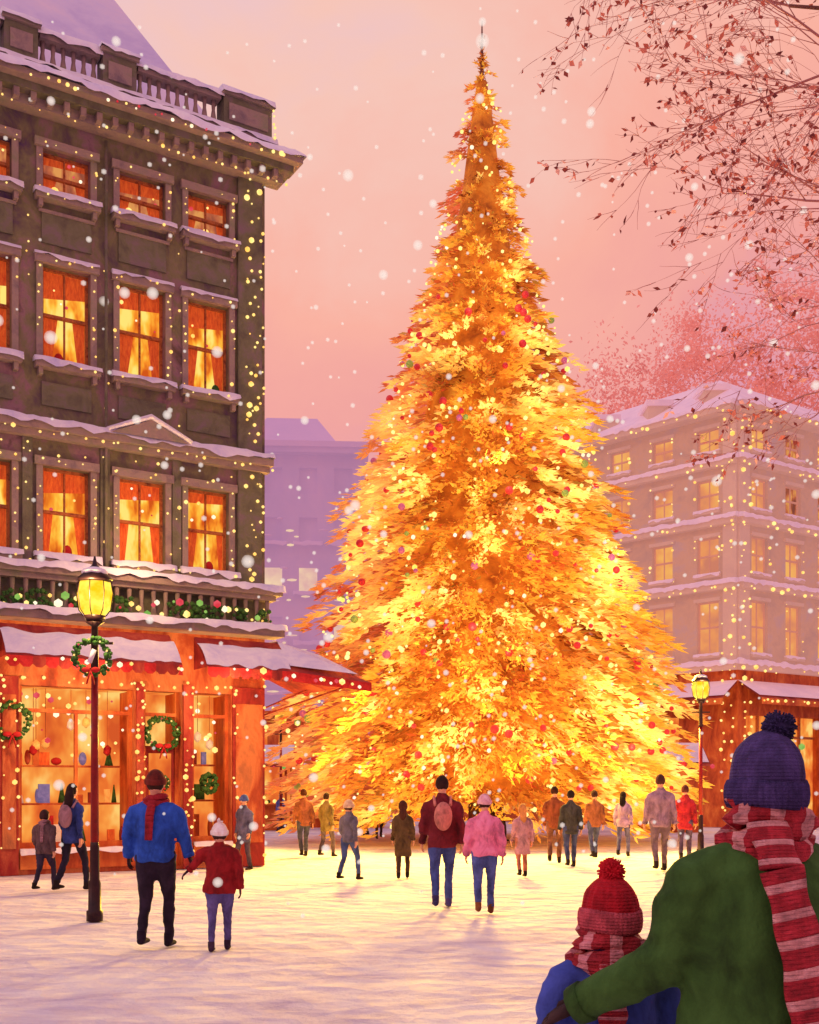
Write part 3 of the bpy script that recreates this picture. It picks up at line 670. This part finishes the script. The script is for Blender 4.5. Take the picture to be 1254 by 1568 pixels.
def person(name,x,y,H,face=0,coat=(60,60,70),pants=(60,70,110),hair=(60,35,25),hat=None,pom=None,scarf=None,long_hair=False,stride=.25,hem=.80,shoe=(40,28,26),arms=None,vox=.02,female=False,backpack=None,brim=None,skirt=False,glove=None,scarf2=None,build=1.0,tail=None,headscale=1.0,hatdrop=0.0,sc=1.0,lay_n=None,scz=0.0,waist=0.0):
    k=H/1.75; m=MB(); C=cloth(coat);Pn=cloth(pants); fs_=.92 if female else 1.0; bw=build
    child_=H<1.45; fine=vox<.015
    hs=(1.18 if child_ else 1.0)*headscale
    t=MB(); st=stride
    legs=[]
    for sd in (-1,1):
        sw=st*sd; hip=Vector((sd*.095,0,.90)); 
        foot=Vector((sd*.10,sw,.085+ (0.05 if sw<-.1 else 0))); knee=Vector((sd*.10,sw*.5+.05+abs(sw)*.15,.49))
        t.tube([hip+Vector((0,0,.06)),hip,hip.lerp(knee,.5),knee,knee.lerp(foot,.45),foot],[.09*bw,.098*bw,.082*bw,.062,.06,.05],'skin',10)
        legs.append(foot)
    t.sph((0,0,.93),(.165*bw,.115*bw,.12),'skin',14,8)
    vs,fs=remesh(t,vox,2,.012,x); m.add([v*k for v in vs],fs,Pn,True)
    for foot in legs:
        t=MB(); f=foot
        t.tube([f+Vector((0,-.075,-.045)),f+Vector((0,-.03,-.04)),f+Vector((0,.06,-.05)),f+Vector((0,.15,-.06)),f+Vector((0,.185,-.063))],[(.03,.03),(.042,.045),(.042,.037),(.044,.026),(.025,.015)],'skin',10,up=(1,0,0))
        t.tube([f+Vector((0,-.01,-.03)),f+Vector((0,-.005,.06))],[.048,.05],'skin',10)
        vs,fs=remesh(t,.012,2); m.add([Vector((v.x,v.y,max(v.z,-.002 if foot.z<.09 else v.z)))*k for v in vs],fs,cloth(shoe),True)
    t=MB(); a_=.160*fs_*bw
    secs=[(hem,.178*bw*(1.12 if skirt else 1)+waist,.13*bw*(1.12 if skirt else 1)),(hem+.05,.18*bw*(1.1 if skirt else 1)+waist,.135*bw),(.95,.175*bw+waist,.132*bw),(1.08,.158*fs_*bw+waist,.12*bw),(1.22,.172*fs_*bw+waist*.5,.128*bw),(1.32,.175*fs_*bw,.125*bw),(1.38,.155*fs_*bw,.11*bw),(1.43,.120*fs_*bw,.095*bw),(1.475,.085,.08),(1.53,.062,.065)]
    secs=[s_ for i,s_ in enumerate(secs) if i<2 or s_[0]>hem+.06]
    t.tube([(0,0,s_[0]) for s_ in secs],[(s_[1],s_[2]) for s_ in secs],'skin',18,up=(1,0,0))
    hands=[]
    for sd in (-1,1):
        sh=Vector((sd*a_,0,1.355))
        if arms and arms.get(sd): el,wr=Vector(arms[sd][0]),Vector(arms[sd][1])
        else:
            sw=-st*sd*.55; el=Vector((sd*(.225*bw),-.03+sw*.5,1.10)); wr=Vector((sd*(.235*bw),.05+sw,.875))
        mid=sh.lerp(el,.35)+Vector((sd*.018,0,.015))
        t.tube([Vector((sd*.05,0,1.43)),sh+Vector((-sd*.045,0,.035)),sh+Vector((sd*.012,0,.0)),mid,sh.lerp(el,.7),el,el.lerp(wr,.5),wr],[.045*bw,.055*bw,.068*bw,.068*bw,.062*bw,.057*bw,.051*bw,.045*bw],'skin',12)
        hands.append((wr,(wr-el).normalized(),sd))
    vs,fs=remesh(t,vox,5 if not fine else 10,.018 if not fine else .010,x*3+y)
    if fine:
        # cloth folds that gather at the elbow crease and the waist
        nv=[]
        for v in vs:
            f=0.0
            for wr,d,sd in hands:
                el=Vector(arms[sd][0]) if arms else Vector((sd*.23,0,1.1))
                dist=(v-el).length; f+=math.exp(-(dist/.13)**2)*.006*math.sin((v-el).dot(d)*95+v.x*20)
            f+=.004*math.sin(v.z*70+v.x*18+6*noise.noise(v*4))*max(0,1-abs(v.z-1.05)*4)
            nv.append(v+Vector((v.x,v.y,0)).normalized()*f)
        vs=nv
    m.add([v*k for v in vs],fs,C,True)
    for wr,d,sd in hands: 
        t=MB(); hand(t,wr+d*.005,d,sd,'skin',1.0)
        m.add([Vector(v)*k for v in t.v],t.f,cloth(glove) if glove else 'skin',True)
        cu=MB(); cu.tube([wr-d*.03,wr+d*.012],[.05*bw,.047*bw],'skin',12); m.add([Vector(v)*k for v in cu.v],cu.f,C,True)
    if backpack:
        t=MB(); t.sph((0,-.17,1.22),(.12,.085,.19),'skin',14,10); 
        for sd in(-1,1): t.tube([(sd*.1,-.12,1.36),(sd*.11,-.02,1.475),(sd*.11,.1,1.36)],[.02,.02,.02],'skin',6)
        m.add([Vector(v)*k for v in t.v],t.f,cloth(backpack),True)
    hc=Vector((0,.015,1.62)); 
    if child_: hc.z=1.60
    t=MB()
    def hd(v):
        v=v.copy()
        if v.z<0: v.x*=1-.28*(-v.z); v.y*=1-.12*(-v.z)
        return v
    t.sph(hc,(.077*hs,.096*hs,.122*hs),'skin',18,14,hd)
    t.tube([(0,-.01,1.44),(0,0,1.56)],[.055,.05],'skin',10)
    t.sph(hc+Vector((0,.098,-.01))*hs,(.013*hs,.02*hs,.026*hs),'skin',8,6)
    for sd in (-1,1): t.sph(hc+Vector((sd*.078,-.005,0))*hs,(.012*hs,.02*hs,.032*hs),'skin',8,6)
    vs,fs=remesh(t,.009,1); m.add([v*k for v in vs],fs,'skin',True)
    dk=cloth((40,24,22))
    for sd in (-1,1): m.sph((hc+Vector((sd*.03,.086,.012))*hs)*k,(.011*k,.008*k,.007*k),dk,8,6); m.sph((hc+Vector((sd*.03,.088,.032))*hs)*k,(.018*k,.006*k,.004*k),dk,8,6)
    m.sph((hc+Vector((0,.084,-.052))*hs)*k,(.022*k,.01*k,.006*k),cloth((150,60,60)),8,6)
    Hc=cloth(hair)
    def hr(v):
        v=v.copy()
        if v.y>.1 and v.z<.35: v.y*=.35; v.x*=.86
        if v.z<0 : v.z*=.75
        return v*(1+.05*noise.noise(v*5))
    t=MB(); t.sph(hc+Vector((0,-.012,.018)),(.088*hs,.1*hs,.122*hs),'skin',20,14,hr); m.add([Vector(v)*k for v in t.v],t.f,Hc,True)
    if long_hair:
        t=MB(); t.tube([hc+Vector((0,-.06,.05)),hc+Vector((0,-.085,-.08)),hc+Vector((0,-.11,-.2)),hc+Vector((0,-.12,-.29))],[(.07,.04),(.085,.05),(.08,.035),(.035,.015)],'skin',12,up=(1,0,0)); m.add([Vector(v)*k for v in t.v],t.f,Hc,True)
    if hat:
        Ht=cloth(hat,fine); NR=84 if fine else 24
        def hf(v):
            v=v.copy(); an=math.atan2(v.y,v.x); 
            q=1+(.02*math.sin(an*21) if fine else 0)+.05*noise.noise(v*2.5); v.x*=q; v.y*=q
            if v.z<-.1-hatdrop*6: v.z=-.1-hatdrop*6
            return v
        t=MB(); t.sph(hc+Vector((0,-.012,.03)),(.098*hs,.112*hs,.128*hs),'skin',NR,20,hf); m.add([Vector(v)*k for v in t.v],t.f,Ht,True)
        c=hc+Vector((0,-.014,.028-hatdrop)); vs=[];fs=[];K=10
        for i in range(NR):
            a=2*math.pi*i/NR; rib=.0045*math.sin(a*42+1.57) if fine else 0
            for j in range(K):
                b=2*math.pi*j/K
                ro=.098*hs+.012*math.cos(b)+rib+.003*math.sin(a*3); vs.append((c+Vector((math.cos(a)*ro,math.sin(a)*ro*1.13,math.sin(b)*(.04 if fine else .03)*hs+.006*math.sin(a*2+1))))*k)
        for i in range(NR):
            for j in range(K): fs.append((i*K+j,((i+1)%NR)*K+j,((i+1)%NR)*K+(j+1)%K,i*K+(j+1)%K))
        m.add(vs,fs,cloth(brim,fine) if brim else Ht,True)
        if pom:
            pc=hc+Vector((pom[3] if len(pom)>3 else 0,-.02,.165*hs)); pm=cloth(tuple(pom[:3]))
            if fine:
                for i in range(620):
                    v=Vector((U(-1,1),U(-1,1),U(-1,1))).normalized(); m.tube([pc*k,(pc+v*U(.038,.052)*hs)*k],[.004,.0028],pm,4)
                m.ball(pc*k,.037*k*hs,pm,2)
            else:
                for i in range(14):
                    v=Vector((U(-1,1),U(-1,1),U(-1,1))).normalized()*U(.015,.042)*hs; m.ball((pc+v)*k,.014*hs*k,pm)
    if scarf:
        A_=cloth(scarf,fine);B_=cloth(scarf2,fine) if scarf2 else A_
        for lay in range(lay_n or (3 if fine else 2)):
            n=36 if fine else 24; cz=1.455+scz+lay*.036; vs=[];K=10 if fine else 8; tp=1-.10*lay
            for i in range(n):
                a=2*math.pi*i/n
                for j in range(K):
                    b=2*math.pi*j/K; fold=.006*math.sin(b*3+a*2+lay)+.014*noise.noise(Vector((math.cos(a)*2+lay,math.sin(a)*2,b)))
                    rad=(.088*tp*sc+.010*math.sin(a*3+lay*2)+(.032+fold)*math.cos(b))
                    vs.append(Vector((math.cos(a)*rad*1.08,math.sin(a)*rad*1.0,cz+.02*math.sin(a*1+lay*1.7)+math.sin(b)*(.030+fold)))*k)
            for i in range(n):
                fs=[(i*K+j,((i+1)%n)*K+j,((i+1)%n)*K+(j+1)%K,i*K+(j+1)%K) for j in range(K)]
                m.add([vs[q] for f in fs for q in f],[(4*z,4*z+1,4*z+2,4*z+3) for z in range(K)],B_ if (i%5)<2 else A_,True)
        tl=tail or [(.02,-.1,1.46),(.03,-.145,1.3),(.02,-.15,1.05)]
        P_=[Vector(p) for p in tl]; N=(60 if fine else 8); wd_=.06 if fine else .04
        def at(u):
            u*=len(P_)-1; i=min(int(u),len(P_)-2); return P_[i].lerp(P_[i+1],u-i)
        for i in range(N):
            a=at(i/N);b=at((i+1)/N); w1=wd_*(1+.08*math.sin(i*.5)); w2=wd_*(1+.08*math.sin((i+1)*.5))
            h1=.013+.003*math.sin(i*.9); h2=.013+.003*math.sin((i+1)*.9)
            m.tube([a*k,b*k],[(w1*k,h1*k),(w2*k,h2*k)],B_ if (i%6)<2 else A_,12,up=(1,0,0))
        if fine:
            e=P_[-1]
            for i in range(18): 
                xx=-wd_+2*wd_*i/17; m.tube([(e+Vector((xx,0,0)))*k,(e+Vector((xx+U(-.008,.008),U(-.01,.01),-.06)))*k,(e+Vector((xx+U(-.015,.015),U(-.01,.01),-.13)))*k],[.005*k,.005*k,.003*k],A_,5)
    Mx=Matrix.Translation((x,y,0))@Matrix.Rotation(math.radians(face),4,'Z')
    return m.make(name,None,Mx)
def pp(name,px,head,feet,**kw):
    Y=2720.0/(feet-HY); H=(feet-head)*Y/F
    return person(name,(px-HX)/F*Y,Y,H,**kw)
pp('man',238,1182,1452,face=-4,coat=(38,78,170),pants=(40,28,44),hat=(110,38,30),scarf=(150,34,44),stride=.12,build=1.18,hem=.86,glove=(60,30,40),shoe=(36,24,40),
   arms={1:((.27,0,1.12),(.33,.03,.92)),-1:((-.27,-.02,1.12),(-.29,.06,.92))},tail=[(.0,-.1,1.47),(-.01,-.165,1.32),(-.02,-.17,1.08)])
pp('child',336,1262,1456,face=4,coat=(140,26,30),pants=(92,84,140),hat=(236,214,206),pom=(240,225,220),stride=.1,hem=.80,build=1.2,glove=(70,30,50),shoe=(60,40,60),skirt=True,
   arms={-1:((-.30,0,1.24),(-.42,.0,1.12))})
pp('woman',110,1200,1364,face=-20,coat=(44,58,120),pants=(34,28,46),hair=(44,24,24),long_hair=True,stride=.26,female=True,hem=.78,backpack=(150,110,120))
pp('child',68,1240,1364,face=-15,coat=(96,72,76),pants=(54,44,66),hair=(54,30,30),stride=.22,build=1.15,scarf=(140,100,110))
pp('woman',6,1190,1330,face=30,coat=(84,44,90),pants=(54,50,110),stride=.2,female=True,hem=.6)
pp('man',374,1218,1332,face=150,coat=(96,92,120),pants=(80,64,80),hat=(70,84,140),stride=.1,hem=.66)
pp('man',465,1208,1312,face=20,coat=(150,88,64),pants=(70,70,96),stride=.18,hair=(80,40,26))
pp('woman',500,1214,1312,face=-30,coat=(140,120,74),pants=(96,80,90),stride=.18,female=True,hem=.7)
pp('woman',534,1226,1348,face=-30,coat=(110,104,118),pants=(70,84,130),hat=(232,190,150),stride=.24,female=True,hem=.84)
pp('woman',617,1226,1345,face=0,coat=(92,70,44),pants=(84,60,50),hair=(70,34,24),stride=.1,female=True,hem=.5,skirt=True,long_hair=True)
pp('man',677,1188,1391,face=3,coat=(104,28,38),pants=(64,78,140),hair=(50,26,24),stride=.18,backpack=(196,120,110),build=1.08,shoe=(70,60,110))
pp('woman',742,1218,1400,face=0,coat=(236,126,160),pants=(76,88,150),hat=(236,170,180),stride=.12,female=True,build=1.12,hem=.86,shoe=(120,70,40))
pp('child',800,1232,1343,face=10,coat=(190,136,140),pants=(180,110,90),hair=(200,130,70),stride=.12,hem=.55,skirt=True,long_hair=True)
pp('man',849,1204,1322,face=-10,coat=(140,72,44),pants=(120,76,60),hair=(60,30,22),stride=.14)
pp('woman',874,1210,1328,face=5,coat=(66,64,60),pants=(66,72,110),hair=(40,24,22),stride=.14,female=True,hem=.75)
pp('man',910,1210,1314,face=12,coat=(150,90,60),pants=(72,76,116),hair=(60,34,30),stride=.16)
pp('woman',954,1212,1312,face=-20,coat=(168,140,184),pants=(88,84,130),hair=(28,18,24),long_hair=True,stride=.2,female=True)
pp('man',1011,1186,1334,face=0,coat=(158,124,140),pants=(120,96,104),hair=(90,50,44),stride=.12,build=1.08)
pp('woman',1049,1202,1318,face=-10,coat=(176,40,52),pants=(84,66,96),hair=(90,40,40),stride=.14,female=True,hem=.72)
pp('woman',430,1214,1272,face=160,coat=(90,100,180),pants=(70,70,110),stride=.1,female=True,hem=.6)
pp('man',560,1210,1280,face=60,coat=(160,70,50),pants=(80,60,60),stride=.15)
pp('woman',580,1212,1284,face=190,coat=(70,80,140),pants=(70,50,60),stride=.15,female=True)
pp('man',765,1210,1288,face=-60,coat=(150,90,120),pants=(80,60,70),stride=.15)
person('man',1.0,3.1,1.735,face=8,coat=(52,86,34),pants=(50,44,60),hat=(74,58,112),pom=(52,42,86,.03),scarf=(176,44,56),scarf2=(222,150,150),stride=.06,build=1.25,hem=.74,vox=.011,glove=(60,40,40),hatdrop=.05,sc=1.12,lay_n=4,waist=.05,
   tail=[(-.05,-.10,1.52),(-.045,-.175,1.40),(-.01,-.20,1.22),(.025,-.195,1.02),(.04,-.19,.90)],
   arms={-1:((-.295,.03,1.12),(-.49,.20,.98)),1:((.28,-.02,1.12),(.28,.12,.90))})
person('child',.62,3.42,1.31,face=10,coat=(56,72,150),pants=(60,50,80),hat=(180,24,38),brim=(206,84,96),pom=(190,24,40),scarf=(166,42,52),scarf2=(218,136,142),hair=(120,20,30),stride=.05,build=1.15,vox=.012,glove=(150,30,40),hatdrop=.03,sc=1.55,lay_n=4,scz=-.03,tail=[(-.03,-.12,1.46),(-.05,-.175,1.38),(-.06,-.18,1.2)],
   arms={-1:((-.27,.0,1.10),(-.26,.10,.88)),1:((.27,.0,1.10),(.26,.10,.88))})
# ============================================================ BARE TREE (right)
BT=MB(); lf=Foliage(); random.seed(5)
def branch(p,d,L,r,dep):
    n=4; pts=[p];rs=[r]; q=p.copy(); dd=d.normalized()
    for i in range(n):
        dd=(dd+Vector((U(-.22,.22),U(-.22,.22),U(-.2,.16)))).normalized(); q=q+dd*L/n; pts.append(q.copy()); rs.append(r*(1-.62*(i+1)/n))
    BT.tube(pts,rs,'twig' if r<.05 else 'bark',4 if r<.03 else 8)
    if dep==0:
        for i in range(random.choice([0,1,2,3])):
            u=pts[random.randint(1,n)]; c=random.choice([S(150,76,70),S(120,60,62),S(214,130,116),S(190,104,90),S(236,180,168)])
            lf.tuft(u,Vector((U(-1,1),U(-1,1),U(-1,.3))),U(.05,.13),U(.015,.035),c,.05)
        return
    k=random.choice([2,3,4]) if dep>1 else random.choice([1,2,3])
    for i in range(k):
        j=random.randint(1,n); u=pts[j]; ax=Vector((U(-1,1),U(-1,1),U(-1,1))).normalized()
        nd=(dd+ax*U(.45,.85)+Vector((-.12,0,.0))).normalized(); branch(u,nd,L*U(.45,.7),max(.0035,rs[j]*.55),dep-1)
    branch(pts[-1],dd,L*.55,max(.0035,rs[-1]*.9),dep-1)
tb=Vector((8.0,14.0,0))
tp=[(0,0,0),(.05,0,.5),(-.1,.05,2.5),(.05,.1,5),(0,0,7.5),(-.2,0,10),(-.1,0,13)]
BT.tube([tb+Vector(p) for p in tp],[.42,.3,.26,.22,.17,.11,.03],'bark',12)
for z,dx,dz,L_ in [(6.4,-1,.25,2.3),(7.0,-1,.3,2.5),(7.9,-1,.3,2.7),(8.7,-1,.35,2.7),(9.5,-1,.3,3.0),(10.2,-1,.25,3.1),(10.9,-1,.2,3.2),(11.6,-1,.2,3.3),(12.2,-1,.0,3.2),(6.5,.9,.5,2.2),(8,.9,.6,2.2),(9.5,.8,.6,2),(11,.6,.7,2)]:
    branch(tb+Vector((-.1,0,z)),Vector((dx,U(-.45,.45),dz)),L_,.05,4)
E=empty('bare_tree',Matrix.Identity(4))
ob=BT.make('branches');ob.parent=E; ob=lf.make('leaves');ob.parent=E
# ============================================================ DISTANT PINK TREES
random.seed(11)
DT=Foliage()
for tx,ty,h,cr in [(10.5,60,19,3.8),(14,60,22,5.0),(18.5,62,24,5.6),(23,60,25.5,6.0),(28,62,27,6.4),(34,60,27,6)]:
    DT.tube([(tx,ty,0),(tx+.3,ty,h*.5),(tx,ty,h*.9)],[.4,.28,.1],'bark',8); 
    for _ in range(len(DT.f)-len(DT.col)): DT.col.append((.2,.1,.1)); DT.glow.append(0)
    cl=[]
    for i in range(90):
        v=Vector((U(-1,1),U(-1,1),U(-1,1)))
        if v.length>1: v.normalize(); v*=U(.6,1.15)
        cl.append((Vector((tx+v.x*cr,ty+v.y*cr*.7,h-1.2+v.z*cr*1.1)),U(.6,1.7)))
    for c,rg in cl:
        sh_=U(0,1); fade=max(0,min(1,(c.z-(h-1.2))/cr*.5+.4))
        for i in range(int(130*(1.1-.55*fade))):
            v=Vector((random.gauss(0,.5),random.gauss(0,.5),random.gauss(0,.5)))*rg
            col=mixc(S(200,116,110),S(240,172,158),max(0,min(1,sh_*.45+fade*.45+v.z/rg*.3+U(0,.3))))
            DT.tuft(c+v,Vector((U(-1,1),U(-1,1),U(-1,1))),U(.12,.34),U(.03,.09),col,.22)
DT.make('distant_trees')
# ============================================================ GROUND
random.seed(3)
gx=[-300,-150,-80,-50]+[-40+i*.35 for i in range(int(80/.35)+1)]+[50,80,150,300]
gy=[-60,-20,-5,0]+[1+i*.3 for i in range(int(48/.3))]+[52,60,80,130,250,500,900]
vs=[];fs=[]
for y in gy:
    for x in gx:
        h=.02*noise.noise(Vector((x*.6,y*.6,0)))+.014*noise.noise(Vector((x*2.2,y*2.2,1)))-.012
        vs.append((x,y,h))
W=len(gx)
for j in range(len(gy)-1):
    for i in range(W-1): a=j*W+i; fs.append((a,a+1,a+W+1,a+W))
m,nt,o=new_mat('ground_snow')
tc=nt.nodes.new('ShaderNodeTexCoord')
n1=nt.nodes.new('ShaderNodeTexNoise');n1.inputs['Scale'].default_value=.7;n1.inputs['Detail'].default_value=8;n1.inputs['Roughness'].default_value=.72;n1.inputs['Distortion'].default_value=.8
mp=nt.nodes.new('ShaderNodeMapping'); mp.inputs['Scale'].default_value=(.8,1.5,1); nt.links.new(tc.outputs['Object'],mp.inputs[0]); nt.links.new(mp.outputs[0],n1.inputs['Vector'])
r=ramp_node(nt,[(.34,S(190,176,204)),(.47,S(218,208,222)),(.58,S(236,230,232))]); nt.links.new(n1.outputs[0],r.inputs[0])
b=nt.nodes.new('ShaderNodeBsdfPrincipled'); b.inputs['Roughness'].default_value=.75; b.inputs['Specular IOR Level'].default_value=.3
nt.links.new(r.outputs[0],b.inputs['Base Color'])
n2=nt.nodes.new('ShaderNodeTexNoise');n2.inputs['Scale'].default_value=3.2;n2.inputs['Detail'].default_value=8; n2.inputs['Roughness'].default_value=.65; nt.links.new(tc.outputs['Object'],n2.inputs['Vector'])
vo2=nt.nodes.new('ShaderNodeTexVoronoi');vo2.inputs['Scale'].default_value=3.1; nt.links.new(tc.outputs['Object'],vo2.inputs['Vector'])
ad=nt.nodes.new('ShaderNodeMath');ad.operation='ADD'; nt.links.new(n2.outputs[0],ad.inputs[0]); nt.links.new(vo2.outputs['Distance'],ad.inputs[1])
bp=nt.nodes.new('ShaderNodeBump');bp.inputs['Strength'].default_value=.9;bp.inputs['Distance'].default_value=.10; nt.links.new(ad.outputs[0],bp.inputs['Height']); nt.links.new(bp.outputs[0],b.inputs['Normal'])
nt.links.new(b.outputs[0],o.inputs[0])
g=MB(); g.add(vs,fs,'ground_snow',True); g.make('snow_ground')
# ============================================================ SNOWFALL
random.seed(9)
sf=MB()
for i in range(2300):
    p=Vector((U(-14,14),U(5.5,26),U(.3,17))); big=R()<.11; r=U(.008,.018)*(2.1 if big else 1)*(.35+p.y/13)
    for s_ in ((1.0,.8,.6,.4) if big else (1.0,.75,.5)): sf.ball(p,r*s_*1.5,'flake',2 if big else 1)
sf.make('snowfall')
# ============================================================ WORLD
w=bpy.data.worlds.new('World'); scene.world=w; w.use_nodes=True; nt=w.node_tree; nt.nodes.clear()
o=nt.nodes.new('ShaderNodeOutputWorld'); tc=nt.nodes.new('ShaderNodeTexCoord'); sp=nt.nodes.new('ShaderNodeSeparateXYZ')
nt.links.new(tc.outputs['Generated'],sp.inputs[0])
nz=nt.nodes.new('ShaderNodeTexNoise'); nz.inputs['Scale'].default_value=3.5; nz.inputs['Detail'].default_value=6; nz.inputs['Roughness'].default_value=.6; nz.inputs['Distortion'].default_value=.5
nt.links.new(tc.outputs['Generated'],nz.inputs['Vector'])
m1=nt.nodes.new('ShaderNodeMath');m1.operation='MULTIPLY_ADD'; m1.inputs[1].default_value=.42; nt.links.new(nz.outputs[0],m1.inputs[0]); nt.links.new(sp.outputs[2],m1.inputs[2])
m2=nt.nodes.new('ShaderNodeMath');m2.operation='MULTIPLY_ADD'; m2.inputs[1].default_value=-.26; nt.links.new(sp.outputs[0],m2.inputs[0]); nt.links.new(m1.outputs[0],m2.inputs[2])
m3=nt.nodes.new('ShaderNodeMath');m3.operation='SUBTRACT'; m3.inputs[1].default_value=.21; nt.links.new(m2.outputs[0],m3.inputs[0])
r=ramp_node(nt,[(0.0,S(206,146,176)),(.20,S(222,150,172)),(.31,S(240,162,156)),(.45,S(249,176,158)),(.57,S(246,196,182)),(.67,S(230,194,208)),(1.0,S(208,190,236))])
nt.links.new(m3.outputs[0],r.inputs[0])
mr=nt.nodes.new('ShaderNodeMapRange'); mr.inputs['From Min'].default_value=.6; mr.inputs['From Max'].default_value=.95; mr.inputs['To Min'].default_value=1.0; mr.inputs['To Max'].default_value=.9
nt.links.new(sp.outputs[2],mr.inputs['Value'])
b1=nt.nodes.new('ShaderNodeBackground'); nt.links.new(mr.outputs[0],b1.inputs[1]); nt.links.new(r.outputs[0],b1.inputs[0])
sk=nt.nodes.new('ShaderNodeTexSky'); sk.sky_type='NISHITA'; sk.sun_disc=False; sk.sun_elevation=math.radians(12); sk.sun_rotation=math.radians(-50)
b2=nt.nodes.new('ShaderNodeBackground'); b2.inputs[1].default_value=.005; nt.links.new(sk.outputs[0],b2.inputs[0])
a=nt.nodes.new('ShaderNodeAddShader'); nt.links.new(b1.outputs[0],a.inputs[0]); nt.links.new(b2.outputs[0],a.inputs[1]); nt.links.new(a.outputs[0],o.inputs[0])
sl=bpy.data.lights.new('sun','SUN'); sl.energy=.4; sl.angle=math.radians(12); sl.color=(1,.72,.6)
so=bpy.data.objects.new('sun',sl); scene.collection.objects.link(so)
dv=Vector((.75,.35,-.42)); so.rotation_euler=dv.to_track_quat('-Z','Y').to_euler()
# ============================================================ CAMERA
cam=bpy.data.cameras.new('camera'); co=bpy.data.objects.new('camera',cam); scene.collection.objects.link(co); scene.camera=co
co.location=(0,0,CZ); co.rotation_euler=(math.radians(90),0,0)
cam.sensor_fit='VERTICAL'; cam.sensor_height=36; cam.sensor_width=36; cam.lens=36*F/1568.0; cam.shift_y=(HY-784)/1568.0; cam.clip_end=2000; cam.clip_start=.05
scene.view_settings.view_transform='Standard'; scene.view_settings.look='None'; scene.view_settings.exposure=0
